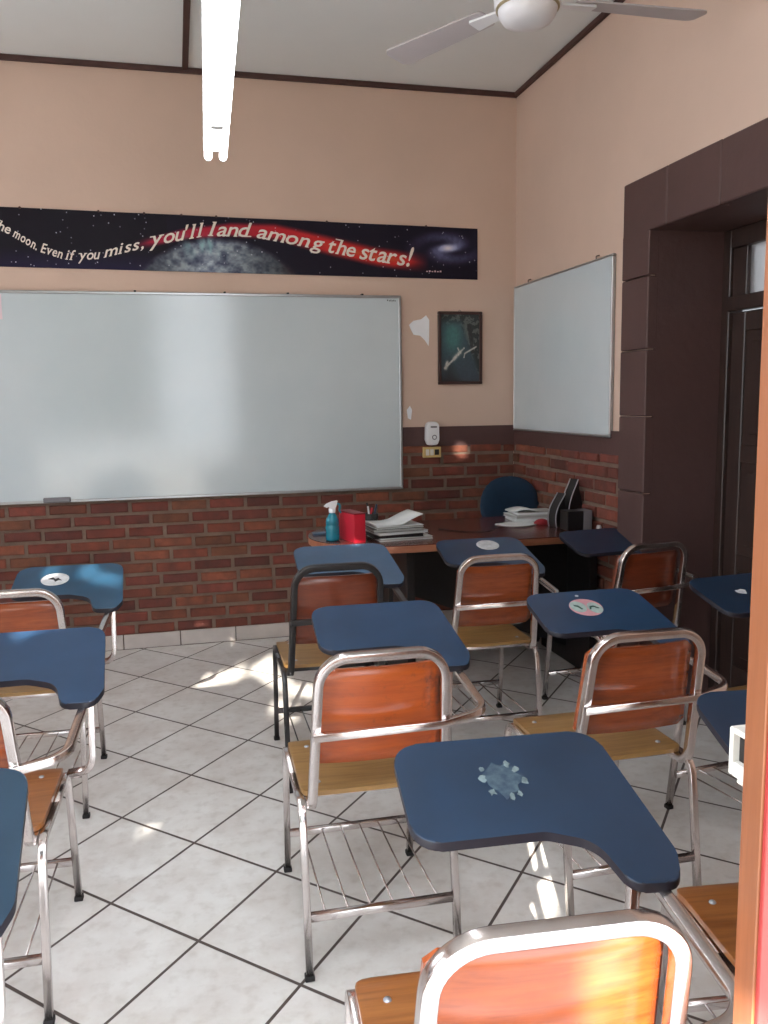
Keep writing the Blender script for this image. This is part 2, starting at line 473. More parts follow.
# the dark wooden door in it
bm = BM()
X0 = XR+.37
y1, y0 = DY1-.008, DY0+.008
box(bm, X0-.015, X0+.06, y1-.055, y1, 0, DZ-.008, .004); box(bm, X0-.015, X0+.06, y0, y0+.055, 0, DZ-.008, .004)
box(bm, X0-.015, X0+.06, y0+.055, y1-.055, DZ-.09, DZ-.008, .004)
box(bm, X0-.03, X0+.06, y0+.055, y1-.055, 1.79, 1.855, .006)
box(bm, X0, X0+.05, y1-.15, y1-.055, 1.855, DZ-.09, .003); box(bm, X0, X0+.05, y0+.055, y0+.15, 1.855, DZ-.09, .003)
ym = (y0+y1)/2
box(bm, X0, X0+.05, ym-.03, ym+.03, 1.855, DZ-.09, .003)
d1 = struct('door_1', bm, M['dark_wood'])
for a, c in ((y0+.057, ym-.002), (ym+.002, y1-.057)):
    bm = BM()
    box(bm, X0+.012, X0+.03, a, c, .02, 1.786)
    for p, q in ((a, a+.09), (c-.09, c)): box(bm, X0+.003, X0+.045, p, q, .02, 1.786, .004)
    for p, q in ((.02,.18),(.62,.70),(1.12,1.20),(1.70,1.786)): box(bm, X0+.003, X0+.045, a+.09, c-.09, p, q, .004)
    for p, q in ((.22,.58),(.74,1.08),(1.24,1.66)): box(bm, X0+.006, X0+.034, a+.13, c-.13, p, q, .01)
    obj('door_leaf', bm, M['dark_wood'], d1)
bm = BM(); box(bm, X0+.02, X0+.026, ym+.03, y1-.15, 1.855, DZ-.09); obj('transom_pane', bm, M['frost'], d1)
bm = BM(); box(bm, X0+.02, X0+.026, y0+.15, ym-.03, 1.855, DZ-.09); obj('transom_pane', bm, M['frost'], d1)

# red entrance door leaf seen on its orange edge
bm = BM()
box(bm, .613, 1.355, .766, .80, .02, 3.14, bev=.0012, mi=0)
d2 = struct('door_2', bm, [M['orange_wood']])
bm = BM(); box(bm, .616, 1.352, .760, .7665, .02, 3.13, bev=.001); obj('red_facing', bm, M['red_paint'], d2)
bm = BM()
# keeper box of the rim lock, its mouth open to the left
LX0, LX1, LY0, LY1, LZ0, LZ1 = .626, .672, .8002, .845, .968, 1.028
box(bm, LX0, LX1, LY1-.006, LY1, LZ0, LZ1, .002)
box(bm, LX0, LX1, LY0, LY1-.006, LZ1-.007, LZ1, .002); box(bm, LX0, LX1, LY0, LY1-.006, LZ0, LZ0+.018, .002)
box(bm, LX0+.012, LX1, LY0, LY1-.006, LZ0+.018, LZ1-.007); box(bm, LX0, LX1, LY0, LY0+.008, LZ0, LZ1, .002)
box(bm, LX0+.004, LX1, LY0, LY1-.010, LZ0-.009, LZ0, .003)
lk = obj('lock_case', bm, M['white_pl2'], d2); lk['label'] = 'white painted rim lock case with a dark slot'
bm = BM(); box(bm, LX0+.0095, LX0+.0125, LY0+.008, LY1-.008, LZ0+.018, LZ1-.009); obj('lock_slot', bm, M['black_pl'], lk)

# ---------------------------------------------------------------- wall things
# main whiteboard
WX0, WX1, WZ0, WZ1 = -1.065, 1.335, .880, 2.038
t_ = thing('whiteboard', 'large wide glossy whiteboard in a thin aluminium frame on the front wall', 'whiteboard', (WX0+1.2, YF-.02, WZ0))
ox, oy, oz = t_.location
bm = BM(); box(bm, WX0+.012-ox, WX1-.012-ox, -.012, .004, .012, WZ1-WZ0-.012); obj('panel', bm, M['wb'], t_)
bm = BM()
for a, c, e, g in ((WX0, WX1, 0, .016), (WX0, WX1, WZ1-WZ0-.016, WZ1-WZ0), (WX0, WX0+.016, .016, WZ1-WZ0-.016), (WX1-.016, WX1, .016, WZ1-WZ0-.016)):
    box(bm, a-ox, c-ox, -.018, .018, e, g, .003)
obj('frame', bm, M['alu'], t_)
bm = BM(); box(bm, 1.250-ox, 1.256-ox, -.0125, -.012, 2.006-oz, 2.014-oz)
for k in range(5): box(bm, 1.262-ox+k*.009, 1.267-ox+k*.009, -.0128, -.012, 2.004-oz, 2.004-oz+(.009 if k % 2 else .006))
obj('maker_mark', bm, M['ink'], t_)
for px in (-.19, .30, .66, 1.10):
    bm = BM(); box(bm, px-ox-.006, px-ox+.006, -.02, .018, WZ1-oz-.001, WZ1-oz+.008, .001); obj('fixing_clip', bm, M['black_pl'], t_)
bm = BM(); box(bm, -.737, -.593, YF-.058, YF-.0385, .884, .912, .004)
tag(obj('marker_tray', bm, M['grey_pl']), 'small grey clip tray on the bottom edge of the large whiteboard', 'tray')
bm = BM(); box(bm, -.985, -.882, YF-.0345, YF-.0330, 1.884, 2.018)
tag(obj('paper_note', bm, M['paper_pk']), 'pale pink paper note on the top left corner of the large whiteboard', 'note')
# white board on right wall
t_ = thing('whiteboard', 'smaller upright whiteboard on the right wall between the corner and the doorway', 'whiteboard', (XR-.013, 4.39, 1.222))
bm = BM(); box(bm, -.008, .006, -.60, .60, .012, .866); obj('panel', bm, M['wb2'], t_)
bm = BM()
for a, c, e, g in ((-.612, .612, 0, .012), (-.612, .612, .866, .878), (-.612, -.60, .012, .866), (.60, .612, .012, .866)):
    box(bm, -.011, .012, a, c, e, g, .004)
obj('frame', bm, M['alu'], t_)
for yy in (-.44, .40):
    bm = BM(); sweep(bm, fillet([(.012, yy, .872), (-.006, yy, .880), (-.006, yy, .892), (.012, yy, .896)], .004, 4), .006, round_=True, nseg=8); obj('hook', bm, M['wire'], t_)

# banner, printed pattern held as vertex colours of a fine grid
BX0, BX1, BZ0, BZ1 = -1.50, 1.828, 2.160, 2.447
TXT = [ # word, x0, x1, base z0, base z1, cap height, shear
 ('the', -.905, -.815, 2.368, 2.328, .058), ('moon.', -.808, -.690, 2.322, 2.250, .060), ('Even', -.672, -.560, 2.243, 2.209, .055),
 ('if', -.545, -.490, 2.207, 2.203, .055), ('you', -.482, -.362, 2.205, 2.214, .055), ("miss,", -.345, -.130, 2.221, 2.278, .060),
 ("you'll", -.105, .205, 2.288, 2.352, .078), ('land', .225, .470, 2.354, 2.355, .080), ('among', .492, .885, 2.352, 2.290, .080),
 ('the', .905, 1.068, 2.282, 2.256, .088), ('stars!', 1.088, 1.420, 2.250, 2.208, .095)]
def band_z(x):
    pts = [(-.9, 2.37), (-.7, 2.27), (-.45, 2.22), (-.13, 2.30), (.1, 2.36), (.35, 2.39), (.6, 2.385), (.9, 2.32), (1.2, 2.26), (1.4, 2.24), (1.9, 2.2)]
    if x <= pts[0][0]: return pts[0][1]
    for (a, za), (b_, zb) in zip(pts, pts[1:]):
        if x <= b_: return za+(zb-za)*(x-a)/(b_-a)
    return pts[-1][1]
def hsh(i, j, s=0):
    v = math.sin(i*127.1+j*311.7+s*74.7)*43758.5453
    return v-math.floor(v)
def vnoise(x, y, s=0):
    i, j = math.floor(x), math.floor(y); fx, fy = x-i, y-j
    fx = fx*fx*(3-2*fx); fy = fy*fy*(3-2*fy)
    a, b_, c, d = hsh(i,j,s), hsh(i+1,j,s), hsh(i,j+1,s), hsh(i+1,j+1,s)
    return a+(b_-a)*fx+(c-a)*fy+(a-b_-c+d)*fx*fy
def fbm(x, y, s=0):
    return vnoise(x,y,s)*.5+vnoise(x*2.1,y*2.1,s+1)*.3+vnoise(x*4.3,y*4.3,s+2)*.2
def mixc(a, b_, t): t = max(0, min(1, t)); return tuple(a[i]+(b_[i]-a[i])*t for i in range(3))
def banner_col(x, z, i, j):
    c = mixc((17,12,26), (30,22,66), (2.27-z)/.12*.8 if x < .0 else .15)
    # red streak behind the words
    if x > -.2:
        w = .022+.020*max(0, min(1, x/.9)); d = abs(z-band_z(x)-.002)
        amt = max(0, 1-d/(w*1.5))*(1 if x > 0 else (x+.2)/.2)
        if x > 1.30: amt *= max(0, 1-(x-1.30)/.22)
        hot = mixc((170,30,62), (206,44,40), x)
        c = mixc(c, hot, amt*1.9); c = mixc(c, (214,120,60), max(0, amt-.6)*1.2*max(0, min(1, (x-.8)*4)))
    # moon: top of a very large sphere
    R = .62; cx_, cz_ = .28, 2.352-R
    dd = math.hypot((x-cx_), (z-cz_))
    if dd < R:
        e = (R-dd)/.10
        n = fbm(x*26, z*34, 5)
        base = mixc((70,78,104), (186,200,210), n*1.6-.25)
        base = mixc(base, (128,42,54), max(0, (x-.62)/.28))
        lit = max(.25, 1-abs(x-.22)/.75)
        base = tuple(v*lit for v in base)
        c = mixc(c, base, min(1, e*3))
    # pale aurora wisps
    if -.05 < x < .42:
        a = fbm(x*20+3, z*9, 9)
        wv = max(0, a-.48)*3.0*max(0, 1-abs(x-.2)/.24)*max(0, 1-abs(z-2.30)/.085)
        c = mixc(c, (150,196,200), wv)
    # spiral galaxy at the right
    gx, gz = (x-1.64)/.19, (z-2.325)/.085; gz += gx*-.12
    r = math.hypot(gx, gz)
    if r < 1.6:
        th = math.atan2(gz, gx)
        arm = .5+.5*math.cos(2*th-5.2*r+1.0)
        v = max(0, 1-r/1.5)*(arm*.75+.15)+math.exp(-(r*4.2)**2)*1.1
        v *= .75+.5*fbm(x*60, z*60, 3)
        c = mixc(c, (140,150,196), v); c = mixc(c, (228,222,228), math.exp(-(r*5)**2))
    h = hsh(i, j, 11)
    if h > .9955: c = mixc(c, (210,214,230), .35+.6*hsh(i, j, 12))
    return c
bm = BM(); cl = color_layer(bm)
nx, nz = 620, 54
def bz_(x, v):
    f = (x+.86)/(1.828+.86); lo = 2.163-.020*f; hi = 2.473-.029*f
    return lo+(hi-lo)*v
gv = [[bm.verts.new((BX0+(BX1-BX0)*i/nx-.164, -.002*math.sin(i*.05)-.003, bz_(BX0+(BX1-BX0)*i/nx, j/nz)-BZ0)) for j in range(nz+1)] for i in range(nx+1)]
for i in range(nx):
    for j in range(nz):
        f = bm.faces.new((gv[i][j], gv[i+1][j], gv[i+1][j+1], gv[i][j+1]))
        x = BX0+(BX1-BX0)*(i+.5)/nx; z = bz_(x, (j+.5)/nz)
        c = (*lin(banner_col(x, z, i, j)), 1)
        for lp in f.loops: lp[cl] = c
# give the sheet a thickness: rim and back
bnr = thing('banner', 'long dark space banner with curved quote lettering above the large whiteboard', 'banner', (.164, YF-.006, BZ0))
rg = [gv[i][0] for i in range(nx+1)]+[gv[nx][j] for j in range(1, nz+1)]+[gv[i][nz] for i in range(nx-1, -1, -1)]+[gv[0][j] for j in range(nz-1, 0, -1)]
bk = [bm.verts.new((v.co.x, .003, v.co.z)) for v in rg]
for k in range(len(rg)):
    f = bm.faces.new((rg[k], rg[(k+1) % len(rg)], bk[(k+1) % len(rg)], bk[k]))
    for lp in f.loops: lp[cl] = (.01, .01, .02, 1)
obj('printed_sheet', bm, M['banner'], bnr)
# lettering: glyphs of the built-in font, sheared, given serifs by hand
def glyph(ch):
    cu = bpy.data.curves.new('g', 'FONT'); cu.body = ch; cu.size = 1; cu.shear = .34; cu.offset = .012; cu.resolution_u = 3
    o = bpy.data.objects.new('g', cu); C.objects.link(o)
    bpy.context.view_layer.update()
    me = bpy.data.meshes.new_from_object(o.evaluated_get(bpy.context.evaluated_depsgraph_get()))
    bpy.data.objects.remove(o); bpy.data.curves.remove(cu)
    vs = [(v.co.x, v.co.y) for v in me.vertices]; fs = [tuple(p.vertices) for p in me.polygons]
    bpy.data.meshes.remove(me)
    return vs, fs
G = {}
def get_g(ch):
    if ch not in G:
        G[ch] = glyph(ch)
    return G[ch]
SERIF = {  # x positions (fraction of the glyph width), height: small foot and head bars
 'h': [(.08,0),(.72,0),(.30,1)], 'm': [(.05,0),(.42,0),(.80,0)], 'n': [(.08,0),(.74,0)], 'i': [(.2,0)], 'l': [(.2,0),(.7,1)],
 'f': [(.15,0)], 'r': [(.12,0)], 'v': [(.15,.72),(.88,.72)], 'y': [(.3,.72),(.9,.72)], 'd': [(.72,0)]}
letters = {'letter': BM(), 'letter_p': BM()}
for wd, xa, xb, za, zb, cap in TXT:
    ws = []; 
    for ch in wd:
        vs, fs = get_g(ch); xs = [v[0] for v in vs]; ws.append((min(xs), max(xs)))
    gap = -.02
    tot = sum(b_-a for a, b_ in ws)+gap*(len(wd)-1)
    s = (xb-xa)/tot; u = xa; ang = math.atan2(zb-za, xb-xa); sv = cap/.72
    bmL = letters['letter']
    for ch, (a, b_) in zip(wd, ws):
        vs, fs = get_g(ch)
        cxg = u+(b_-a)*s/2; zg = za+(zb-za)*(cxg-xa)/(xb-xa)
        def pt(x, y):
            lx = (x-(a+b_)/2)*s; lz = y*sv*(1.25 if ch == '!' else 1)
            return (cxg+lx*math.cos(ang)-lz*math.sin(ang)*.35-.164, -.0085, zg+lz*math.cos(ang)+lx*math.sin(ang)-BZ0)
        vv = [bmL.verts.new(pt(x, y)) for x, y in vs]
        for f in fs:
            try: bmL.faces.new([vv[k] for k in f])
            except ValueError: pass
        for fx, hy in SERIF.get(ch, []):
            ym_ = max(v[1] for v in vs)
            yb_ = 0 if hy == 0 else ym_-.045
            X = a+(b_-a)*fx+.0*yb_
            x0_, x1_ = X-.11, X+.11
            if hy == 1: x0_, x1_ = X-.02-.16+.12*(ch in 'ld'), X+.10
            if ch in 'hmn' and hy == 0: x0_, x1_ = X-.07, X+.07
            q = [bmL.verts.new(pt(*p)) for p in ((x0_, yb_-.01), (x1_, yb_-.01), (x1_, yb_+.045), (x0_, yb_+.045))]
            for v in q: v.co.y -= .0006
            bmL.faces.new(q)
        u += (b_-a)*s+gap*s
letters['letter_p'].free()
bmL = letters['letter']
bmesh.ops.recalc_face_normals(bmL, faces=bmL.faces[:])
for f in bmL.faces:
    f.normal_update()
    if f.normal.y > 0: f.normal_flip()
ex = bmesh.ops.extrude_face_region(bmL, geom=bmL.faces[:])
for v in ex['geom']:
    if isinstance(v, bmesh.types.BMVert): v.co.y -= .0008
obj('lettering', bmL, M['letter'], bnr)
bm = BM()
for k in range(6): box(bm, 1.50+k*.017-.164, 1.50+k*.017-.154, -.0075, -.0062, 2.182-BZ0, 2.182-BZ0+(.009 if k % 2 else .006))
obj('small_print', bm, M['letter_p'], bnr)
for px in (-.76, -.36, -.12, .08, .27, .9, 1.5):
    bm = BM(); lathe(bm, [(.0, -.012), (.006, -.010), (.006, -.002), (.002, 0), (.002, .004)], 10)
    o = obj('nail', bm, M['brown_trim'], bnr); o.location = (px-.164, -.004, bz_(px, 1)-BZ0-.001); o.rotation_euler = (-PI/2, 0, 0)

# framed picture: a plain generic dreamy scene
PX0, PX1, PZ0, PZ1 = 1.571, 1.853, 1.512, 1.950
pf = thing('framed_picture', 'small dark framed teal and grey picture on the peach wall beside the whiteboard', 'picture', ((PX0+PX1)/2, YF-.012, PZ0))
w2, hh = (PX1-PX0)/2, PZ1-PZ0
bm = BM()
for a, c, e, g in ((-w2, w2, 0, .018), (-w2, w2, hh-.018, hh), (-w2, -w2+.018, .018, hh-.018), (w2-.018, w2, .018, hh-.018)):
    box(bm, a, c, -.014, .010, e, g, .003)
obj('frame', bm, M['maroon'], pf)
bm = BM(); cl = color_layer(bm); nx2, nz2 = 70, 110
gv = [[bm.verts.new((-w2+.018+(2*w2-.036)*i/nx2, -.004, .018+(hh-.036)*j/nz2)) for j in range(nz2+1)] for i in range(nx2+1)]
def pic(u, v):
    c = mixc((50,68,76), (66,112,112), math.exp(-((u-.3)**2+(v-.68)**2)/.06)*1.2)
    c = mixc(c, (52,60,72), max(0, (.45-v)*2)*(1 if u > .4 else .5))
    c = mixc(c, (28,30,34), max(0, (.42-abs(u-.22)*1.1-v))*3)
    # foliage and branches, upper right
    if u+v*.6 > 1.02 or v > .84:
        n = fbm(u*11, v*16, 2); c = mixc(c, (96,98,92) if n > .55 else (30,34,34), .8*min(1, (max(u+v*.6-1.0, v-.83))*8))
    d = abs((u-.74)-(.80-v)*.25); 
    if .42 < v < .86 and d < .045: c = mixc(c, (34,32,34), .8)
    # soft pale diagonal stroke of cloth
    for (x0,y0,x1,y1,w) in ((.10,.20,.34,.34,.028), (.34,.34,.50,.44,.050), (.50,.44,.60,.50,.022), (.44,.50,.46,.47,.018), (.12,.20,.16,.28,.05), (.62,.42,.92,.52,.02), (.62,.42,.60,.36,.016)):
        tt = max(0, min(1, ((u-x0)*(x1-x0)+(v-y0)*(y1-y0))/((x1-x0)**2+(y1-y0)**2)))
        dd = math.hypot(u-x0-(x1-x0)*tt, (v-y0-(y1-y0)*tt)*1.3)
        c = mixc(c, (198,194,186), 1.25*math.exp(-(dd/w)**2*1.6)*(.35+1.1*fbm(u*26, v*30, 8)))
    return tuple(q*(.88+.24*fbm(u*30, v*40, 4)) for q in c)
for i in range(nx2):
    for j in range(nz2):
        f = bm.faces.new((gv[i][j], gv[i+1][j], gv[i+1][j+1], gv[i][j+1])); c = (*lin(pic((i+.5)/nx2, (j+.5)/nz2)), 1)
        for lp in f.loops: lp[cl] = c
box(bm, -w2+.016, w2-.016, -.002, .008, .016, hh-.016)
obj('print', bm, M['print'], pf)
bm = BM(); sweep(bm, fillet([(-.012, .004, hh-.002), (0, .004, hh+.012), (.012, .004, hh-.002)], .004, 4), .003, round_=True, nseg=6); obj('hanger', bm, M['wire'], pf)

# air freshener and switch plate
bm = BM()
prof = fillet2([(-.043,.035),(-.030,0),(.030,0),(.042,.035),(.040,.145),(-.040,.145)], [.03,.02,.02,.03,.03,.03], 5)
vb = [bm.verts.new((x, 0, z)) for x, z in prof]; vf = [bm.verts.new((x*.86, -.05, z*.9+.008)) for x, z in prof]; vm = [bm.verts.new((x, -.036, z)) for x, z in prof]
n = len(prof)
for A, B in ((vb, vm), (vm, vf)):
    for i in range(n):
        f = bm.faces.new((A[i], A[(i+1)%n], B[(i+1)%n], B[i])); f.smooth = True
bm.faces.new(vb[::-1]); bm.faces.new(vf)
af = thing('air_freshener', 'white oval air freshener dispenser mounted above the switch plate', 'air freshener', (1.523, YF-.012, 1.142))
obj('casing', bm, M['white_pl'], af)
bm = BM(); box(bm, -.018, .022, -.052, -.0495, .108, .118, .001); obj('slot', bm, M['grey_pl'], af)
bm = BM(); lathe(bm, [(.010, 0), (.015, .0), (.015, .002), (.010, .002)], 20, cap=False)
o = obj('nozzle_ring', bm, M['grey_pl'], af); o.location = (.006, -.0495, .05); o.rotation_euler = (PI/2, 0, 0)
sw = thing('switch_plate', 'yellowed triple switch and socket plate under the air freshener', 'switch', (1.523, YF-.022, 1.066))
bm = BM(); box(bm, -.058, .058, -.010, .010, 0, .066, .003); obj('plate', bm, M['cream'], sw)
for k, xx in enumerate((-.030, -.002)):
    bm = BM(); box(bm, xx-.011, xx+.011, -.014, -.009, .014, .052, .002); obj('rocker', bm, M['white_pl2'], sw)
bm = BM(); box(bm, .016, .044, -.0125, -.009, .016, .050, .002); obj('socket', bm, M['black_pl'], sw)

# filler patches on the plaster
def patch(poly, label, X=None):
    bm = BM(); vs = []
    for (a, z) in poly: vs.append((a, z))
    vb = [bm.verts.new((a, YF+.001, z)) for a, z in vs]; vf = [bm.verts.new((a, YF-.0025, z)) for a, z in vs]
    k = len(vs); bm.faces.new(vf)
    for i in range(k): bm.faces.new((vb[i], vb[(i+1)%k], vf[(i+1)%k], vf[i]))
    o = obj('trim_%d' % (patch.n), bm, M['patch']); o['kind'] = 'structure'; patch.n += 1
patch.n = 5
patch([(1.392,1.870),(1.42,1.895),(1.47,1.905),(1.500,1.928),(1.520,1.90),(1.518,1.80),(1.514,1.745),(1.490,1.78),(1.462,1.806),(1.420,1.812),(1.402,1.845)], '')
patch([(1.372,1.36),(1.392,1.385),(1.405,1.36),(1.398,1.30),(1.378,1.31)], '')

# ---------------------------------------------------------------- ceiling fan
fx, fy, fz = 1.212, 2.836, 2.70
fan = thing('ceiling_fan', 'white three blade ceiling fan hanging by a rod from the ceiling', 'fan', (fx, fy, fz))
bm = BM(); lathe(bm, [(.0, -.035), (.05, -.034), (.082, -.022), (.097, 0), (.100, .018), (.104, .020), (.112, .030), (.114, .06), (.098, .085), (.05, .10), (.0, .101)], 40, cap=False); obj('motor_housing', bm, M['fan_white'], fan)
bm = BM(); lathe(bm, [(.1, .016), (.107, .018), (.107, .023), (.1, .025)], 40, cap=False); obj('brass_ring', bm, M['brass'], fan)
bm = BM(); lathe(bm, [(.011, .09), (.011, ZC-fz-.04)], 12); obj('down_rod', bm, M['fan_white'], fan)
bm = BM(); lathe(bm, [(.02, ZC-fz-.075), (.06, ZC-fz-.03), (.065, ZC-fz-.001), (.0, ZC-fz-.001)], 24, cap=False); obj('ceiling_canopy', bm, M['fan_white'], fan)
for ang in (119, -1, 239):
    bm = BM(); poly = fillet2([(.17,-.045),(.65,-.062),(.65,.062),(.17,.045)], [.02,.03,.03,.02], 5)
    prism(bm, poly, .045, .051, zfun=lambda x, y: y*.16)
    o = obj('blade', bm, M['fan_blade'], fan); o.rotation_euler = (0, 0, math.radians(ang))
    bm = BM(); prism(bm, fillet2([(.08,-.016),(.16,-.022),(.24,-.03),(.24,.03),(.16,.022),(.08,.016)], .006, 3), .036, .0445, zfun=lambda x, y: y*.16)
    obj('blade_iron', bm, M['fan_white'], o)

# ---------------------------------------------------------------- fluorescent light
lt = thing('fluorescent_light', 'lit double tube fluorescent batten hanging below the ceiling', 'ceiling light', (.213, 3.815, 2.44), -0.034)
bm = BM(); box(bm, -.050, .050, -2.44, 0, .036, .075, .006); obj('batten', bm, M['white_pl'], lt)
for xx in (-.031, .031):
    bm = BM(); sweep(bm, [(xx, -2.40, .012), (xx, -.022, .012)], .032, round_=True, nseg=16); tb = obj('tube', bm, M['tube'], lt)
    for a, c in ((-2.425, -2.40), (-.022, -.004)):
        bm = BM(); sweep(bm, [(xx, a, .012), (xx, c, .012)], .033, round_=True, nseg=16); obj('end_cap', bm, M['white_pl'], tb)
for yy in (-2.2, -.45):
    bm = BM(); box(bm, -.045, .045, yy-.02, yy+.02, -.002, .037, .002); obj('lamp_holder', bm, M['white_pl'], lt)
    bm = BM(); sweep(bm, [(0, yy, .07), (0, yy, ZC-2.44)], .006, round_=True, nseg=8); obj('suspension_rod', bm, M['white_pl'], lt)

# ---------------------------------------------------------------- school tablet-arm chairs
TZ0, TSL = .679, .30
def tz(y): return TZ0+max(-.02, (y-.009))*TSL
def make_chair(name, label, frame, seatm, backm, blue, gauge=.022):
    t = thing(name, label, 'chair')
    # seat: shallow dished plywood with a rolled front edge
    bm = BM(); poly = fillet2([(-.185,-.165),(.185,-.165),(.190,.190),(-.190,.190)], [.025,.025,.035,.035], 5)
    nxg, nyg = 16, 16
    def inside(u, v):  # map unit square to rounded plate
        x = -.188+.376*u; y = -.165+.36*v
        r = .03
        for sx in (-1, 1):
            for syy, yc in ((-1, -.165+r), (1, .195-r)):
                xc = sx*(.188-r)
                if (x-xc)*sx > 0 and (y-yc)*syy > 0:
                    d = math.hypot(x-xc, y-yc); m_ = max(abs(x-xc), abs(y-yc))
                    if d > 1e-6: x = xc+(x-xc)*m_/d; y = yc+(y-yc)*m_/d
        return x, y
    grid = {}
    for lay, dz in ((0, 0), (1, -.012)):
        for i in range(nxg+1):
            for j in range(nyg+1):
                # denser rows at the rims so the corners read round
                u = .5-.5*math.cos(PI*i/nxg); v = .5-.5*math.cos(PI*j/nyg)
                x, y = inside(u, v)
                z = .440-.008*math.exp(-((x/.13)**2+((y+.03)/.12)**2))-(max(0, y-.13)/.065)**2*.012
                grid[lay, i, j] = bm.verts.new((x, y, z+dz))
    for i in range(nxg):
        for j in range(nyg):
            f = bm.faces.new([grid[0, a, c] for a, c in ((i,j),(i+1,j),(i+1,j+1),(i,j+1))]); f.smooth = True
            f = bm.faces.new([grid[1, a, c] for a, c in ((i,j),(i,j+1),(i+1,j+1),(i+1,j))]); f.smooth = True
    rim = [(i,0) for i in range(nxg)]+[(nxg,j) for j in range(nyg)]+[(i,nyg) for i in range(nxg,0,-1)]+[(0,j) for j in range(nyg,0,-1)]
    for k in range(len(rim)):
        a, c = rim[k], rim[(k+1) % len(rim)]
        bm.faces.new((grid[0, a[0], a[1]], grid[0, c[0], c[1]], grid[1, c[0], c[1]], grid[1, a[0], a[1]]))
    st = obj('seat', bm, seatm, t)
    for sx in (-1, 1):
        for yy in (-.11, .12):
            bm = BM(); lathe(bm, [(.0075, 0), (.006, .003), (.0, .004)], 12, cap=False)
            o = obj('bolt', bm, M['silver'], st); o.location = (sx*.140, yy, .439)
    # backrest: curved plywood in front of the posts
    bm = BM(); zb0, zb1 = .525, .775; nu, nv = 18, 8
    def lean(z): return -.212-(z-.45)/(.821-.45)*.073
    gr = {}
    for lay in (0, 1):
        for i in range(nu+1):
            for j in range(nv+1):
                u = -1+2*i/nu; v = j/nv
                hw = .163-.010*v
                x = u*hw
                zz = zb0+(zb1-zb0)*v
                if abs(u) > .9: 
                    k = (abs(u)-.9)/.1; zz = zz-(.016*k*k)*(1 if v > .5 else -1)*abs(2*v-1)
                y = lean(zz)+.018+.016*(u*u)+(.010 if lay else 0)
                gr[lay, i, j] = bm.verts.new((x, y, zz))
    for i in range(nu):
        for j in range(nv):
            f = bm.faces.new([gr[0, a, c] for a, c in ((i,j),(i,j+1),(i+1,j+1),(i+1,j))]); f.smooth = True
            f = bm.faces.new([gr[1, a, c] for a, c in ((i,j),(i+1,j),(i+1,j+1),(i,j+1))]); f.smooth = True
    rim = [(i,0) for i in range(nu)]+[(nu,j) for j in range(nv)]+[(i,nv) for i in range(nu,0,-1)]+[(0,j) for j in range(nv,0,-1)]
    for k in range(len(rim)):
        a, c = rim[k], rim[(k+1) % len(rim)]
        bm.faces.new((gr[0, a[0], a[1]], gr[0, c[0], c[1]], gr[1, c[0], c[1]], gr[1, a[0], a[1]]))
    obj('backrest', bm, backm, t)
    # back frame: one bent tube, both ends running forward under the seat
    bm = BM()
    w0, w1 = .170, .152
    sweep(bm, fillet([(-w0, .10, .415), (-w0+.0, -.212, .415), (-w1-.004, -.285+.006, .8), (-w1, -.287, .815), (w1, -.287, .815), (w1+.004, -.285+.006, .8), (w0, -.212, .415), (w0, .10, .415)], [0,.05,0,.0,.0,0,.05,0], 8) if False else
          fillet([(-w0, .10, .415), (-w0, -.212, .415), (-w1, -.287, .813), (w1, -.287, .813), (w0, -.212, .415), (w0, .10, .415)], [0,.05,.072,.072,.05,0], 9), gauge)
    obj('back_frame', bm, frame, t)
    # four legs, each bent over at the top into its half of the side rail
    for sx in (-1, 1):
        for syy in (-1, 1):
            bm = BM(); x = sx*.192
            ztop = .418; yt_ = .198*syy
            sweep(bm, fillet([(x, syy*.252, .012), (x, yt_, ztop), (x, 0, ztop-.006)], [0, .05, 0], 8), gauge*.84, up=(1,0,0))
            lg = obj('leg', bm, frame, t)
            bm = BM(); box(bm, x-.0120, x+.0120, syy*.252-.0120, syy*.252+.0120, 0, .014, .002); obj('foot_cap', bm, M['rubber'], lg)
    # cross bars below the seat
    for yy in (-.10, .11):
        bm = BM(); sweep(bm, [(-.183, yy, .405), (.183, yy, .405)], .018); obj('cross_bar', bm, frame, t)
    # book rack: front and rear bar with thin rods
    bm = BM()
    def ly(z, syy): return syy*(.252-(.252-.198)*z/.418)
    zr_, zf_ = .150, .128
    sweep(bm, [(-.184, ly(zr_,-1), zr_), (.184, ly(zr_,-1), zr_)], .019); sweep(bm, [(-.184, ly(zf_,1), zf_), (.184, ly(zf_,1), zf_)], .019)
    for k in range(6):
        xx = -.145+.29*k/5
        sweep(bm, [(xx, ly(zr_,-1)-.006, zr_+.004), (xx, ly(zf_,1)+.006, zf_+.004)], .0055, round_=True, nseg=8)
    obj('book_rack', bm, frame, t)
    # arm tube: behind the backrest, round the corner and forward under the tablet
    bm = BM()
    yb_ = lean(.623)-.022
    sweep(bm, fillet([(-.170, yb_, .620), (.15, yb_, .624), (.268, yb_+.016, .640), (.274, .00, tz(0)-.016), (.268, .17, tz(.17)-.016)], [0,0,.055,.03,0], 9), gauge*.88)
    obj('arm_tube', bm, frame, t)
    # support tube from the tablet down and inward to the side rail
    bm = BM()
    sweep(bm, fillet([(.266, .215, tz(.215)-.020), (.280, .10, tz(.10)-.018), (.274, .10, .455), (.205, .16, .425)], [0,.03,.06,0], 8), gauge*.82)
    obj('arm_support', bm, frame, t)
    # writing tablet
    bm = BM()
    poly = fillet2([(-.094,.102),(-.094,.335),(.300,.335),(.322,.04),(.300,-.02),(.222,-.012),(.200,.075),(.125,.104)], [.045,.05,.05,.05,.035,.03,.06,.06], 6)
    poly = poly[::-1]
    prism(bm, poly, -.008, .008, bev=.003)
    for v in bm.verts: v.co.z += tz(v.co.y)
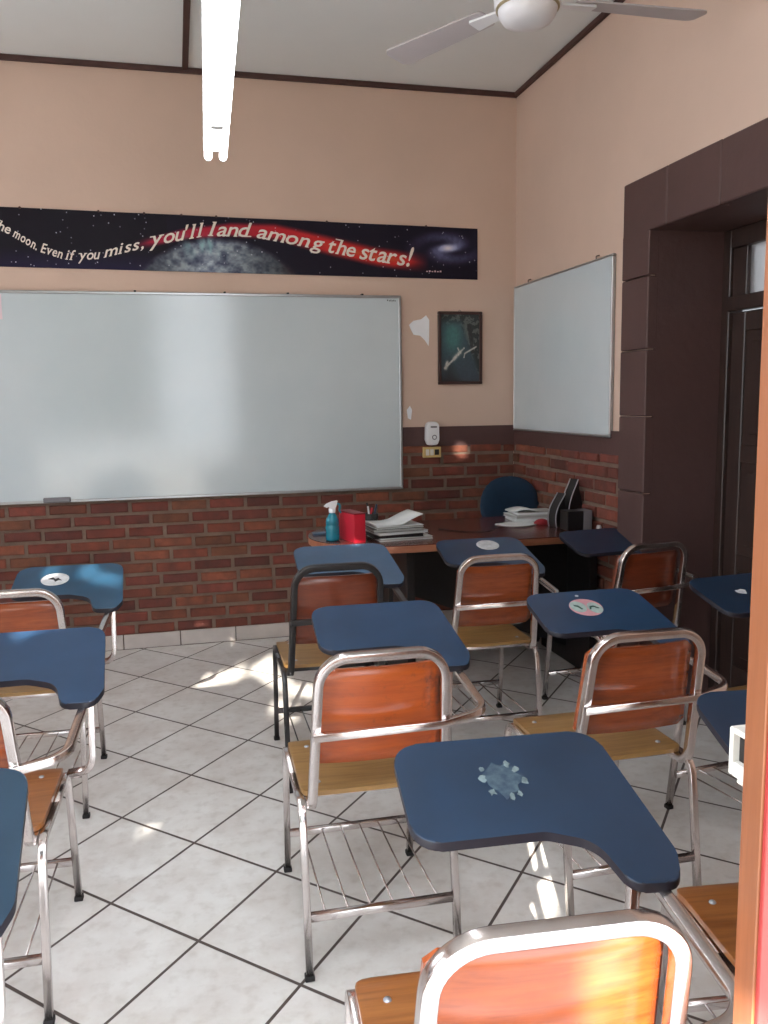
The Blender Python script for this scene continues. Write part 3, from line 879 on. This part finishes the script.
    for f in bm.faces:
        if f.normal.length and abs(f.normal.z) < .6: f.material_index = 1
    bm.normal_update()
    for f in bm.faces: f.material_index = 1 if (f.normal.z < .75) else 0
    tb = obj('writing_tablet', bm, [blue, M['blue_edge']], t)
    return t

def copy_tree(o, parent=None):
    c = o.copy(); C.objects.link(c)
    if parent is not None: c.parent = parent
    for ch in o.children: copy_tree(ch, c)
    return c

def part(t, name):
    for ch in t.children:
        if ch.name.split('.')[0] == name: return ch

def tablet_disc(t, x, y, rx, ry, mat, name, poly=None, lift=.0008, parent=None):
    """thin sticker lying on the sloped tablet"""
    tb = part(t, 'writing_tablet'); bm = BM()
    pts = poly or [(x+rx*math.cos(2*PI*k/24), y+ry*math.sin(2*PI*k/24)) for k in range(24)]
    v0 = [bm.verts.new((a, c, tz(c)+.008)) for a, c in pts]; v1 = [bm.verts.new((a, c, tz(c)+.008+lift)) for a, c in pts]
    bm.faces.new(v1); n = len(pts)
    for i in range(n): bm.faces.new((v0[i], v0[(i+1)%n], v1[(i+1)%n], v1[i]))
    return obj(name, bm, mat, parent or tb)

GRP = 'tablet arm school chairs standing in rows'
# x, y, turn, label, seat, back, tablet
SPOTS = [
 ('A', .455, 2.167, -.020, 'chrome framed chair with scuffed bright orange backrest, behind the black framed chair', 'seat', 'back_w', 'blue'),
 ('F', .425, 1.113, -.075, 'nearest chrome framed chair, backrest sunlit, tablet with a scraped off sticker patch', 'seat_v', 'back', 'blue_d'),
 ('E', 1.158, 2.176, -.006, 'chrome framed chair with red brown backrest and a pink edged oval sticker on its tablet', 'seat', 'back', 'blue'),
 ('C', 1.195, 3.298, -.034, 'chrome framed chair in front of the desk, round pale sticker on its tablet', 'seat', 'back', 'blue'),
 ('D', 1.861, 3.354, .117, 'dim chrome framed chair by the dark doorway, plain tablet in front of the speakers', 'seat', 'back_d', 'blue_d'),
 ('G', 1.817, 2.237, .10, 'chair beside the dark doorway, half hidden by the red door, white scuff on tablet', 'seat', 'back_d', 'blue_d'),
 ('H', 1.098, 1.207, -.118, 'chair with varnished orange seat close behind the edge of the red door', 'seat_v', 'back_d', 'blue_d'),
 ('L1', -.548, 3.203, -.039, 'chair at the left with bright blue tablet and oval white sticker, nearest the brick wall', 'seat', 'back', 'blue_b'),
 ('L2', -.535, 2.183, -.025, 'middle chair of the left column with a plain blue tablet and worn right edge', 'seat_v', 'back', 'blue'),
 ('L3', -.585, 1.215, -.009, 'chair at the lower left, only a corner of its blue tablet in view', 'seat_v', 'back', 'blue_t'),
]
proto = make_chair('tablet_arm_chair', '', M['chrome'], M['seat'], M['back'], M['blue'])
M['blue_t'] = plain('dark_teal_blue_laminate', (28,52,70), .32, var=.2, scale=7, coat=.15)
chairs = {}
for i, (k, x, y, a, lab, sm, bk_, bl) in enumerate(SPOTS):
    o = proto if i == 0 else copy_tree(proto)
    o.location = (x, y, 0); o.rotation_euler = (0, 0, a); o['label'] = lab; o['group'] = GRP
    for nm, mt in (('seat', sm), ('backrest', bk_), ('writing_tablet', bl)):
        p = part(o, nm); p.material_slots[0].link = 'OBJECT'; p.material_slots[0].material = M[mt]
    chairs[k] = o
    o.scale = (1, 1, 1.015 if k == 'A' else 1)
B = make_chair('tablet_arm_chair', 'only chair with a black painted frame, light blue tablet under the end of the desk', M['black_metal'], M['seat'], M['back_d'], M['blue_l'])
B.location = (.539, 3.190, 0); B.rotation_euler = (0, 0, -.023); B['group'] = GRP; chairs['B'] = B; B.scale = (1, 1, 1.03)

# stickers and marks on the tablets
s = tablet_disc(chairs['E'], .085, .235, .055, .050, M['pink_sticker'], 'sticker')
s['label'] = 'oval pink edged sticker with green squiggles'
tablet_disc(chairs['E'], .060, .240, .026, .032, M['mint'], 'sticker_print', lift=.0014, parent=s)
tablet_disc(chairs['E'], .112, .228, .024, .032, M['mint'], 'sticker_print', lift=.0014, parent=s)
tablet_disc(chairs['E'], 0, 0, 0, 0, M['green_print'], 'sticker_line', poly=[(.048,.252),(.062,.246),(.070,.225),(.064,.222),(.057,.238),(.048,.244)], lift=.002, parent=s)
tablet_disc(chairs['E'], 0, 0, 0, 0, M['green_print'], 'sticker_line', poly=[(.090,.220),(.098,.238),(.112,.240),(.126,.224),(.120,.222),(.110,.232),(.101,.231),(.096,.220)][::-1], lift=.002, parent=s)
tablet_disc(chairs['E'], .086, .305, .006, .005, M['sticker'], 'sticker_scrap', lift=.0015)
tablet_disc(chairs['C'], .14, .265, .052, .046, M['sticker'], 'sticker')['label'] = 'round whitish sticker'
s = tablet_disc(chairs['L1'], .055, .225, .052, .048, M['sticker'], 'sticker'); s['label'] = 'oval white sticker with a dark scribble'
tablet_disc(chairs['L1'], 0, 0, 0, 0, M['ink'], 'sticker_print', poly=[(.030,.228),(.050,.222),(.058,.205),(.070,.218),(.082,.212),(.066,.234),(.056,.226),(.046,.240)][::-1], lift=.0016, parent=s)
def blob(cx_, cy_, r, n=18, jag=.35, sq=1.0):
    return [(cx_+r*(1+random.uniform(-jag, jag))*math.cos(2*PI*k/n), cy_+sq*r*(1+random.uniform(-jag, jag))*math.sin(2*PI*k/n)) for k in range(n)]
s = tablet_disc(chairs['F'], 0, 0, 0, 0, M['scratch'], 'scraped_patch', poly=blob(.090,.225,.036), lift=.0006)
s['label'] = 'greyish patch where a sticker was scraped off'
for (a, c, r) in ((.055,.232,.008),(.063,.200,.008),(.094,.186,.009),(.110,.190,.006),(.128,.218,.010),(.120,.248,.008),(.108,.262,.008),(.060,.255,.006)):
    tablet_disc(chairs['F'], 0, 0, 0, 0, M['scratch_l'], 'glue_fleck', poly=blob(a, c, r*.75, 9, .5, 1.2), lift=.001, parent=s)
tablet_disc(chairs['G'], 0, 0, 0, 0, M['sticker'], 'white_scuff', poly=blob(.062,.225,.022,10,.3,.7), lift=.0008)

# ---------------------------------------------------------------- teacher's desk
DZT = .75
dk = thing('teacher_desk', 'long dark cherry desk with a rounded left end and copper edge in the front corner', 'desk', (1.35, 4.12, 0))
poly = []
n = 22
cxd, cyd, rx, ry = 1.02, 4.13, .405, .385
for k in range(n+1):
    t_a = PI/2+PI*k/n
    poly.append((cxd+rx*math.cos(t_a)-1.35, cyd+ry*math.sin(t_a)-4.12))
poly += [(2.048-1.35, 3.745-4.12), (2.048-1.35, 4.515-4.12)]
bm = BM(); prism(bm, poly, DZT-.004, DZT); obj('desktop', bm, M['desk_top'], dk)
bm = BM(); prism(bm, poly, DZT-.036, DZT-.0045, bev=.002); obj('edge_band', bm, M['desk_edge'], dk)
bm = BM()
# modesty panel whose lower edge climbs to the left
vsx = [(1.13, .425), (2.04, .07), (2.04, DZT-.037), (1.09, DZT-.037), (1.09, .425)]
vf = [bm.verts.new((x-1.35, 4.10-4.12, z)) for x, z in vsx]; vb = [bm.verts.new((x-1.35, 4.118-4.12, z)) for x, z in vsx]
bm.faces.new(vf); bm.faces.new(vb[::-1])
for i in range(5): bm.faces.new((vf[i], vf[(i+1)%5], vb[(i+1)%5], vb[i]))
obj('modesty_panel', bm, M['black_board'], dk)
for xx in (1.06, 2.02):
    bm = BM(); box(bm, xx-.02-1.35, xx+.02-1.35, -.28, .30, 0, DZT-.037, .002); obj('side_panel', bm, M['black_board'], dk)

# things on the desk
def place(name, label, cat, loc, rz=0, group=None): return thing(name, label, cat, loc, rz, group)
t_ = place('spray_bottle', 'teal spray bottle with white trigger head at the rounded end of the desk', 'spray bottle', (.712, 4.00, DZT), .1)
bm = BM(); lathe(bm, [(.0,.0),(.031,.0),(.034,.006),(.034,.028),(.032,.034),(.034,.042),(.034,.068),(.031,.074),(.033,.08),(.031,.105),(.020,.125),(.013,.134),(.013,.14)], 28, cap=False); obj('bottle_body', bm, M['teal'], t_)
bm = BM(); lathe(bm, [(.0,.002),(.030,.002),(.030,.040),(.0,.041)], 24, cap=False); obj('liquid', bm, M['teal_pl'], t_)
bm = BM(); lathe(bm, [(.016,.136),(.017,.155),(.0,.156)], 20, cap=False); obj('collar', bm, M['white_pl'], t_)
bm = BM()
pr = [(-.040,.168),(-.026,.180),(.000,.190),(.026,.193),(.022,.176),(.014,.155),(-.010,.155),(-.014,.166),(-.030,.162)]
va = [bm.verts.new((x, -.010, z)) for x, z in pr]; vb = [bm.verts.new((x, .010, z)) for x, z in pr]
bm.faces.new(va); bm.faces.new(vb[::-1])
for i in range(len(pr)): bm.faces.new((va[i], va[(i+1)%len(pr)], vb[(i+1)%len(pr)], vb[i]))
obj('trigger_head', bm, M['white_pl'], t_)
bm = BM(); sweep(bm, fillet([(.018,0,.180),(.040,0,.176),(.036,0,.146),(.044,0,.132)], .012, 4), .010, .008); obj('trigger', bm, M['teal_pl'], t_)
bm = BM(); sweep(bm, [(0,0,.135),(.004,0,.06),(-.008,0,.012)], .004, round_=True, nseg=8); obj('dip_tube', bm, M['white_pl'], t_)

t_ = place('box_file', 'upright bright red box standing between the spray bottle and the notebooks', 'box', (.806, 3.96, DZT), .25)
bm = BM(); box(bm, -.030, .030, -.075, .095, 0, .135, .002); obj('box_body', bm, M['red_cover'], t_)
bm = BM(); box(bm, -.031, .031, -.076, .096, .1352, .141, .001); obj('box_lid', bm, M['dkred_cover'], t_)
bm = BM(); prism(bm, fillet2([(-.075,-.055),(.075,-.055),(.075,.055),(-.075,.055)], .012, 3), 0, .014, bev=.002)
o = tag(obj('black_wallet', bm, M['black_pl']), 'flat black wallet lying on the desk behind the spray bottle', 'wallet'); o.location = (.80, 4.22, DZT)
bm = BM(); prism(bm, fillet2([(-.045,-.03),(.045,-.03),(.045,.03),(-.045,.03)], .012, 3), 0, .010, bev=.002)
o = tag(obj('glass_dish', bm, M['blue_l']), 'small bluish dish at the very left end of the desk', 'dish'); o.location = (.69, 4.20, DZT)

t_ = place('pencil_cup', 'dark mesh pencil cup behind the red box', 'pencil cup', (.985, 4.36, DZT))
bm = BM(); lathe(bm, [(.0,0),(.036,0),(.040,.075),(.037,.075),(.033,.004),(.0,.004)], 24, cap=False); obj('cup', bm, M['black_pl'], t_)
for k, (mat, lean_) in enumerate((('red_cover',.25),('white_pl',-.2),('blue',.5),('ink',-.5))):
    bm = BM(); sweep(bm, [(0,0,.006),(.03*lean_*2,.01*(k-1.5),.105+.008*k)], .010, round_=True, nseg=8)
    tag(obj('marker', bm, M[mat]), ['red marker standing in the dark pencil cup','white marker standing in the dark pencil cup','blue marker standing in the dark pencil cup','black marker standing in the dark pencil cup'][k], 'marker', 'markers in the pencil cup').location = (.985-.012+.008*k, 4.36, DZT)

def sheet_stack(name, label, cat, loc, rz, w, d, h, cover, pages=None, wave=0.0, group=None):
    """a notebook: wavy page block between two covers"""
    t = thing(name, label, cat, loc, rz, group)
    def slab(z0, z1, mat, nm, inset=0, wv=wave):
        bm = BM(); n1, n2 = 14, 8; g = {}
        for lay, z in ((0, z0), (1, z1)):
            for i in range(n1+1):
                for j in range(n2+1):
                    x = (-w/2+inset)+(w-2*inset)*i/n1; y = (-d/2+inset)+(d-2*inset)*j/n2
                    g[lay,i,j] = bm.verts.new((x, y, z+wv*(1-math.cos((i/n1)*PI*1.7+.4))*.5*(1 if lay or wv > 0 else 0)))
        for lay in (0, 1):
            for i in range(n1):
                for j in range(n2): bm.faces.new([g[lay,a,c] for a, c in ((i,j),(i+1,j),(i+1,j+1),(i,j+1))]).smooth = True
        rim = [(i,0) for i in range(n1)]+[(n1,j) for j in range(n2)]+[(i,n2) for i in range(n1,0,-1)]+[(0,j) for j in range(n2,0,-1)]
        for k in range(len(rim)):
            a, c = rim[k], rim[(k+1)%len(rim)]; bm.faces.new((g[0,a[0],a[1]], g[0,c[0],c[1]], g[1,c[0],c[1]], g[1,a[0],a[1]]))
        return obj(nm, bm, M[mat], t)
    slab(.0, .0012, cover, 'back_cover'); slab(.0014, h-.0014, pages or 'paper', 'pages', .003); slab(h-.0012, h, cover, 'front_cover')
    return t
g1_ = 'notebooks stacked beside the red box'
z = DZT
for k, (lab, cov, pg, h, w, d, rz, dx, wv) in enumerate((
    ('white covered notebook at the bottom of the stack beside the red box', 'paper', 'paper_g', .012, .27, .21, .10, .03, .0),
    ('black covered notebook second from the bottom of the stack beside the red box', 'black_pl', 'black_pl', .014, .25, .20, .02, .0, .0),
    ('grey notebook in the middle of the stack beside the red box', 'paper_g', 'paper', .014, .26, .20, .16, .012, .0),
    ('black notebook just under the open papers beside the red box', 'black_pl', 'paper_g', .015, .25, .21, .05, -.005, .0),
    ('white notebook under the curled top papers beside the red box', 'paper', 'paper_g', .010, .24, .20, .12, .0, .0))):
    sheet_stack('notebook', lab, 'notebook', (1.015+dx, 3.99, z+.0006), rz, w, d, h, cov, pg, wv, g1_); z += h+.001
bm = BM(); n1 = 20; g = {}
for lay in (0, 1):
    for i in range(n1+1):
        for j in range(2):
            u = i/n1; x = -.13+.25*u; y = (-.10+.20*j)
            zz = .012+.010*math.sin(u*PI*1.5+PI)+.030*max(0, u-.55)*2*1.0 - .014*max(0,.25-u)
            g[lay,i,j] = bm.verts.new((x, y+.02*u, zz+lay*.003))
for lay in (0, 1):
    for i in range(n1): bm.faces.new([g[lay,a,c] for a, c in ((i,0),(i+1,0),(i+1,1),(i,1))]).smooth = True
rim = [(i,0) for i in range(n1)]+[(n1,0),(n1,1)]+[(i,1) for i in range(n1-1,-1,-1)]
for k in range(len(rim)):
    a, c = rim[k], rim[(k+1)%len(rim)]; bm.faces.new((g[0,a[0],a[1]], g[0,c[0],c[1]], g[1,c[0],c[1]], g[1,a[0],a[1]]))
o = tag(obj('loose_papers', bm, M['paper']), 'curled white sheets on top of the notebook stack beside the red box', 'papers'); o.location = (1.02, 3.99, z-.002); o.rotation_euler = (0,0,.12)

g2_ = 'papers and books stacked beside the speakers'
sheet_stack('exam_papers', 'thin spread of white papers with dark lines lying in front of the right book stack', 'papers', (1.76, 4.19, DZT+.0006), .35, .21, .15, .004, 'paper', 'paper_g', 0, g2_)
z = DZT
for k, (lab, cov, pg, h, w, d, rz, x, y) in enumerate((
    ('grey book at the bottom of the stack in front of the blue office chair', 'paper_g', 'paper', .018, .24, .18, -.08, 1.89, 4.34),
    ('white book in the middle of the stack in front of the blue office chair', 'paper', 'paper_g', .016, .24, .17, .06, 1.885, 4.34),
    ('grey covered book on top of the stack in front of the blue office chair', 'paper_g', 'paper', .014, .23, .16, -.03, 1.90, 4.335))):
    sheet_stack('book', lab, 'book', (x, y, z+.0006), rz, w, d, h, cov, pg, 0, g2_); z += h+.001
bm = BM(); n1 = 14; g = {}
for lay in (0, 1):
    for i in range(n1+1):
        for j in range(2):
            u = i/n1; g[lay,i,j] = bm.verts.new((-.07+.14*u, -.06+.12*j, .006+.012*math.sin(u*PI)+lay*.006))
for lay in (0, 1):
    for i in range(n1): bm.faces.new([g[lay,a,c] for a, c in ((i,0),(i+1,0),(i+1,1),(i,1))]).smooth = True
rim = [(i,0) for i in range(n1)]+[(n1,0),(n1,1)]+[(i,1) for i in range(n1-1,-1,-1)]
for k in range(len(rim)):
    a, c = rim[k], rim[(k+1)%len(rim)]; bm.faces.new((g[0,a[0],a[1]], g[0,c[0],c[1]], g[1,c[0],c[1]], g[1,a[0],a[1]]))
o = tag(obj('folded_cloth', bm, M['paper']), 'folded white paper wad lying on the right book stack', 'paper'); o.location = (1.83, 4.33, z-.005)

bm = BM(); r_ = bmesh.ops.create_uvsphere(bm, u_segments=20, v_segments=12, radius=1)
for v in bm.verts: v.co = Vector((v.co.x*.045, v.co.y*.032, max(0, v.co.z)*.030))
o = tag(obj('computer_mouse', bm, M['dkred_cover'], smooth=True), 'dark red computer mouse between the papers and the speakers', 'mouse'); o.location = (1.875, 4.155, DZT)

def speaker(label, loc, h, w, scale=1.0, rz=0.0):
    t = thing('desktop_speaker', label, 'speaker', loc, rz, 'pair of desktop speakers')
    def prof(t0): # front curve leaning back with height
        return [(-.012-.012*math.sin(PI*min(1, q*1.15))+.055*q**2.2, q*h) for q in [k/14 for k in range(15)]]
    fr = prof(0)
    body = fr+[(w*.62, h*.80), (w*.95, h*.45), (w, h*.15), (w*.95, 0)]
    bm = BM(); va = [bm.verts.new((x, -.030, z)) for x, z in body]; vb = [bm.verts.new((x, .030, z)) for x, z in body]
    bm.faces.new(va); bm.faces.new(vb[::-1])
    for i in range(len(body)): bm.faces.new((va[i], va[(i+1)%len(body)], vb[(i+1)%len(body)], vb[i]))
    bmesh.ops.triangulate(bm, faces=[f for f in bm.faces if len(f.verts) > 4])
    obj('speaker_body', bm, M['black_pl'], t)
    for yy in (-.032, .032):
        bm = BM(); sweep(bm, [(x-.004, yy, z) for x, z in fr], .006, round_=True, nseg=8); obj('silver_rim', bm, M['silver'], t)
    bm = BM(); box(bm, -.012, w*.95, -.034, .034, 0, .008, .002); obj('base', bm, M['black_pl'], t)
    return t
speaker('smaller black sail shaped speaker with silver rims, left of the speaker box', (1.905, 4.05, DZT), .175, .055, rz=.25)
speaker('taller black sail shaped speaker with silver rims rising behind the speaker box', (1.985, 4.065, DZT), .245, .075, rz=.25)
t_ = thing('speaker_box', 'low black and silver speaker box at the right end of the desk', 'speaker', (1.962, 3.94, DZT))
bm = BM(); box(bm, -.062, .028, -.045, .045, 0, .098, .003); obj('cabinet', bm, M['black_pl'], t_)
bm = BM(); box(bm, .0285, .075, -.046, .046, 0, .099, .003); obj('silver_side', bm, M['grey_pl'], t_)
bm = BM(); lathe(bm, [(.0,0),(.014,0),(.014,.018),(.010,.030),(.0,.031)], 16, cap=False)
o = tag(obj('silver_knob_box', bm, M['silver']), 'tiny silver object at the right end of the desk', 'trinket'); o.location = (2.045, 3.84, DZT)
bm = BM(); sweep(bm, fillet([(1.84,4.14,DZT+.0035),(1.74,4.06,DZT+.0035),(1.62,4.12,DZT+.0035),(1.52,3.98,DZT+.0035),(1.40,4.02,DZT+.0035),(1.30,4.16,DZT+.0035)], .04, 5), .005, round_=True, nseg=6)
tag(obj('mouse_cable', bm, M['black_pl']), 'thin black cable lying across the middle of the desk', 'cable')

# blue office chair behind the desk
oc = thing('office_chair', 'office chair with a rounded dark blue backrest behind the desk', 'chair', (1.80, 4.70, 0))
bm = BM(); nU = 26; g = {}
cxo, czo, rxo, rzo = .088, .80, .182, .166
for lay, yy in ((0, -.060), (1, -.030)):
    g[lay] = []
    for k in range(nU):
        a = 2*PI*k/nU; ca, sa = math.cos(a), math.sin(a)
        e = 2.2
        x = cxo+rxo*math.copysign(abs(ca)**(2/e), ca); zz = czo+rzo*math.copysign(abs(sa)**(2/e), sa)
        g[lay].append((x, yy, zz))
rings = []
for (s_, yy) in ((.0,-.068),(.6,-.070),(.9,-.064),(1.0,-.050),(1.0,-.036),(.9,-.024),(.0,-.020)):
    if s_ == 0: rings.append([bm.verts.new((cxo, yy, czo))]); continue
    rings.append([bm.verts.new((cxo+(x-cxo)*s_, yy+.02*((x-cxo)/rxo)**2*-1*s_, czo+(z_-czo)*s_)) for x, _, z_ in g[0]])
for i in range(len(rings)-1):
    A, B_ = rings[i], rings[i+1]
    for k in range(nU):
        if len(A) == 1: f = bm.faces.new((A[0], B_[k], B_[(k+1)%nU]))
        elif len(B_) == 1: f = bm.faces.new((A[k], B_[0], A[(k+1)%nU]))
        else: f = bm.faces.new((A[k], A[(k+1)%nU], B_[(k+1)%nU], B_[k]))
        f.smooth = True
obj('backrest', bm, M['fab_blue'], oc)
bm = BM(); sweep(bm, fillet([(.07,.0,.40),(.07,.07,.42),(.085,.06,.62),(.088,-.02,.76)], .04, 5), .045, .014); obj('back_bar', bm, M['black_pl'], oc)
bm = BM(); prism(bm, fillet2([(-.15,-.26),(.25,-.26),(.27,.10),(-.17,.10)], .08, 6), .42, .48, bev=.02); obj('seat', bm, M['fab_blue'], oc)
bm = BM(); lathe(bm, [(.025,.10),(.025,.42)], 16, cx=.05, cy=-.08); obj('gas_lift', bm, M['black_pl'], oc)
for k in range(5):
    a = 2*PI*k/5+.5; bm = BM(); sweep(bm, [(.05, -.08, .10), (.05+.20*math.cos(a), -.08+.20*math.sin(a), .065)], .035, .022)
    f_ = obj('base_foot', bm, M['black_pl'], oc)
    bm = BM(); lathe(bm, [(.0,0),(.018,.004),(.024,.025),(.018,.048),(.0,.052)], 14, cx=.05+.20*math.cos(a), cy=-.08+.20*math.sin(a), cap=False); obj('caster', bm, M['black_pl'], f_)

# ---------------------------------------------------------------- outside behind the viewer: ground and an added leaf screen that dapples the sun
bm = BM(); box(bm, -14, 14, -16, -.2, -.12, -.02); tag(obj('courtyard_ground', bm, plain('courtyard_paving', (170,160,148), .9, var=.2, scale=3)), 'courtyard paving outside the entrance', 'ground', kind='structure')
SD = Vector((.30, 1.0, -.46)).normalized()     # direction the sunlight travels
rays = []   # (point the beam must reach, beam radius)
for p, r in (((.10,4.31,0),.045),((.24,4.36,0),.025),((.30,4.60,0),.025),((.36,4.42,0),.03),((.42,4.30,0),.03),((.45,4.18,0),.025),((.44,4.60,0),.025),((.50,4.05,0),.03),((.46,3.72,0),.035),((.40,3.85,0),.03),
             ((.60,4.0,0),.03),((1.71,5.0,1.10),.03),((-.52,3.50,.76),.02),((-.36,3.50,.76),.025),((-.30,3.42,.75),.02),((-.26,3.36,.75),.015),((-.60,3.46,.76),.015),
             ((.72,3.80,.75),.035),((.80,3.76,.74),.03),((.52,.87,.70),.08),((.55,.86,.60),.08),((.613,.79,.68),.035),((-.14,2.90,0),.03)):
    rays.append((Vector(p), r))
tr = thing('dapple_blocker', 'unseen leaf screen added behind the viewpoint to dapple the sun', 'light blocker', (-1.5, -2.9, 0))
lf = BM(); rnd = random.Random(3); cnt = 0
while cnt < 30000:
    x = rnd.uniform(-2.75, -.25); z_ = rnd.uniform(.9, 5.1); y = rnd.uniform(-3.3, -2.6)
    P = Vector((x, y, z_)); ok = True
    for q, r in rays:
        v = q-P; d = (v-SD*v.dot(SD)).length
        if d < r+.03: ok = False; break
    cnt += 1
    if not ok: continue
    R = Euler((rnd.uniform(-.9,.9)+PI/2, rnd.uniform(-.6,.6), rnd.uniform(-3,3))).to_matrix()
    s = rnd.uniform(.05, .075)
    vs = [lf.verts.new(P-tr.location+R @ Vector(c)*s) for c in ((-1,0,0),(-.3,.55,.1),(.5,.5,.05),(1.1,0,-.1),(.5,-.5,.05),(-.3,-.55,.1))]
    lf.faces.new(vs)
M['leaf'] = plain('green_leaf', (62,92,40), .6, var=.4, scale=3)
o = obj('foliage', lf, M['leaf'], tr); o['kind'] = 'stuff'  # added sun blocker: leaves left out along each beam to shape the dapples
bm = BM(); sweep(bm, [(0,-.1,-.02),(.05,-.1,.8),(-.05,-.05,1.6),(.05,0,2.6)], .16, round_=True, nseg=12); obj('blocker_trunk', bm, plain('bark', (92,74,58), .9, var=.4, scale=9), tr)  # stem of the added, unseen leaf screen

# ---------------------------------------------------------------- light
sun = bpy.data.lights.new('sun', 'SUN'); sun.energy = 16; sun.angle = math.radians(.53); sun.color = (1, .93, .82)
so = bpy.data.objects.new('sun', sun); C.objects.link(so); so.rotation_euler = SD.to_track_quat('-Z', 'Y').to_euler()
w = bpy.data.worlds.new('sky'); bpy.context.scene.world = w; w.use_nodes = True
nt = w.node_tree; bg = nt.nodes['Background']
bg.inputs[0].default_value = (.86, .93, 1.0, 1); bg.inputs[1].default_value = 3.0
vs_ = bpy.context.scene.view_settings
vs_.view_transform = 'Standard'; vs_.look = 'None'; vs_.gamma = 1; vs_.use_curve_mapping = False; vs_.exposure = 1.08
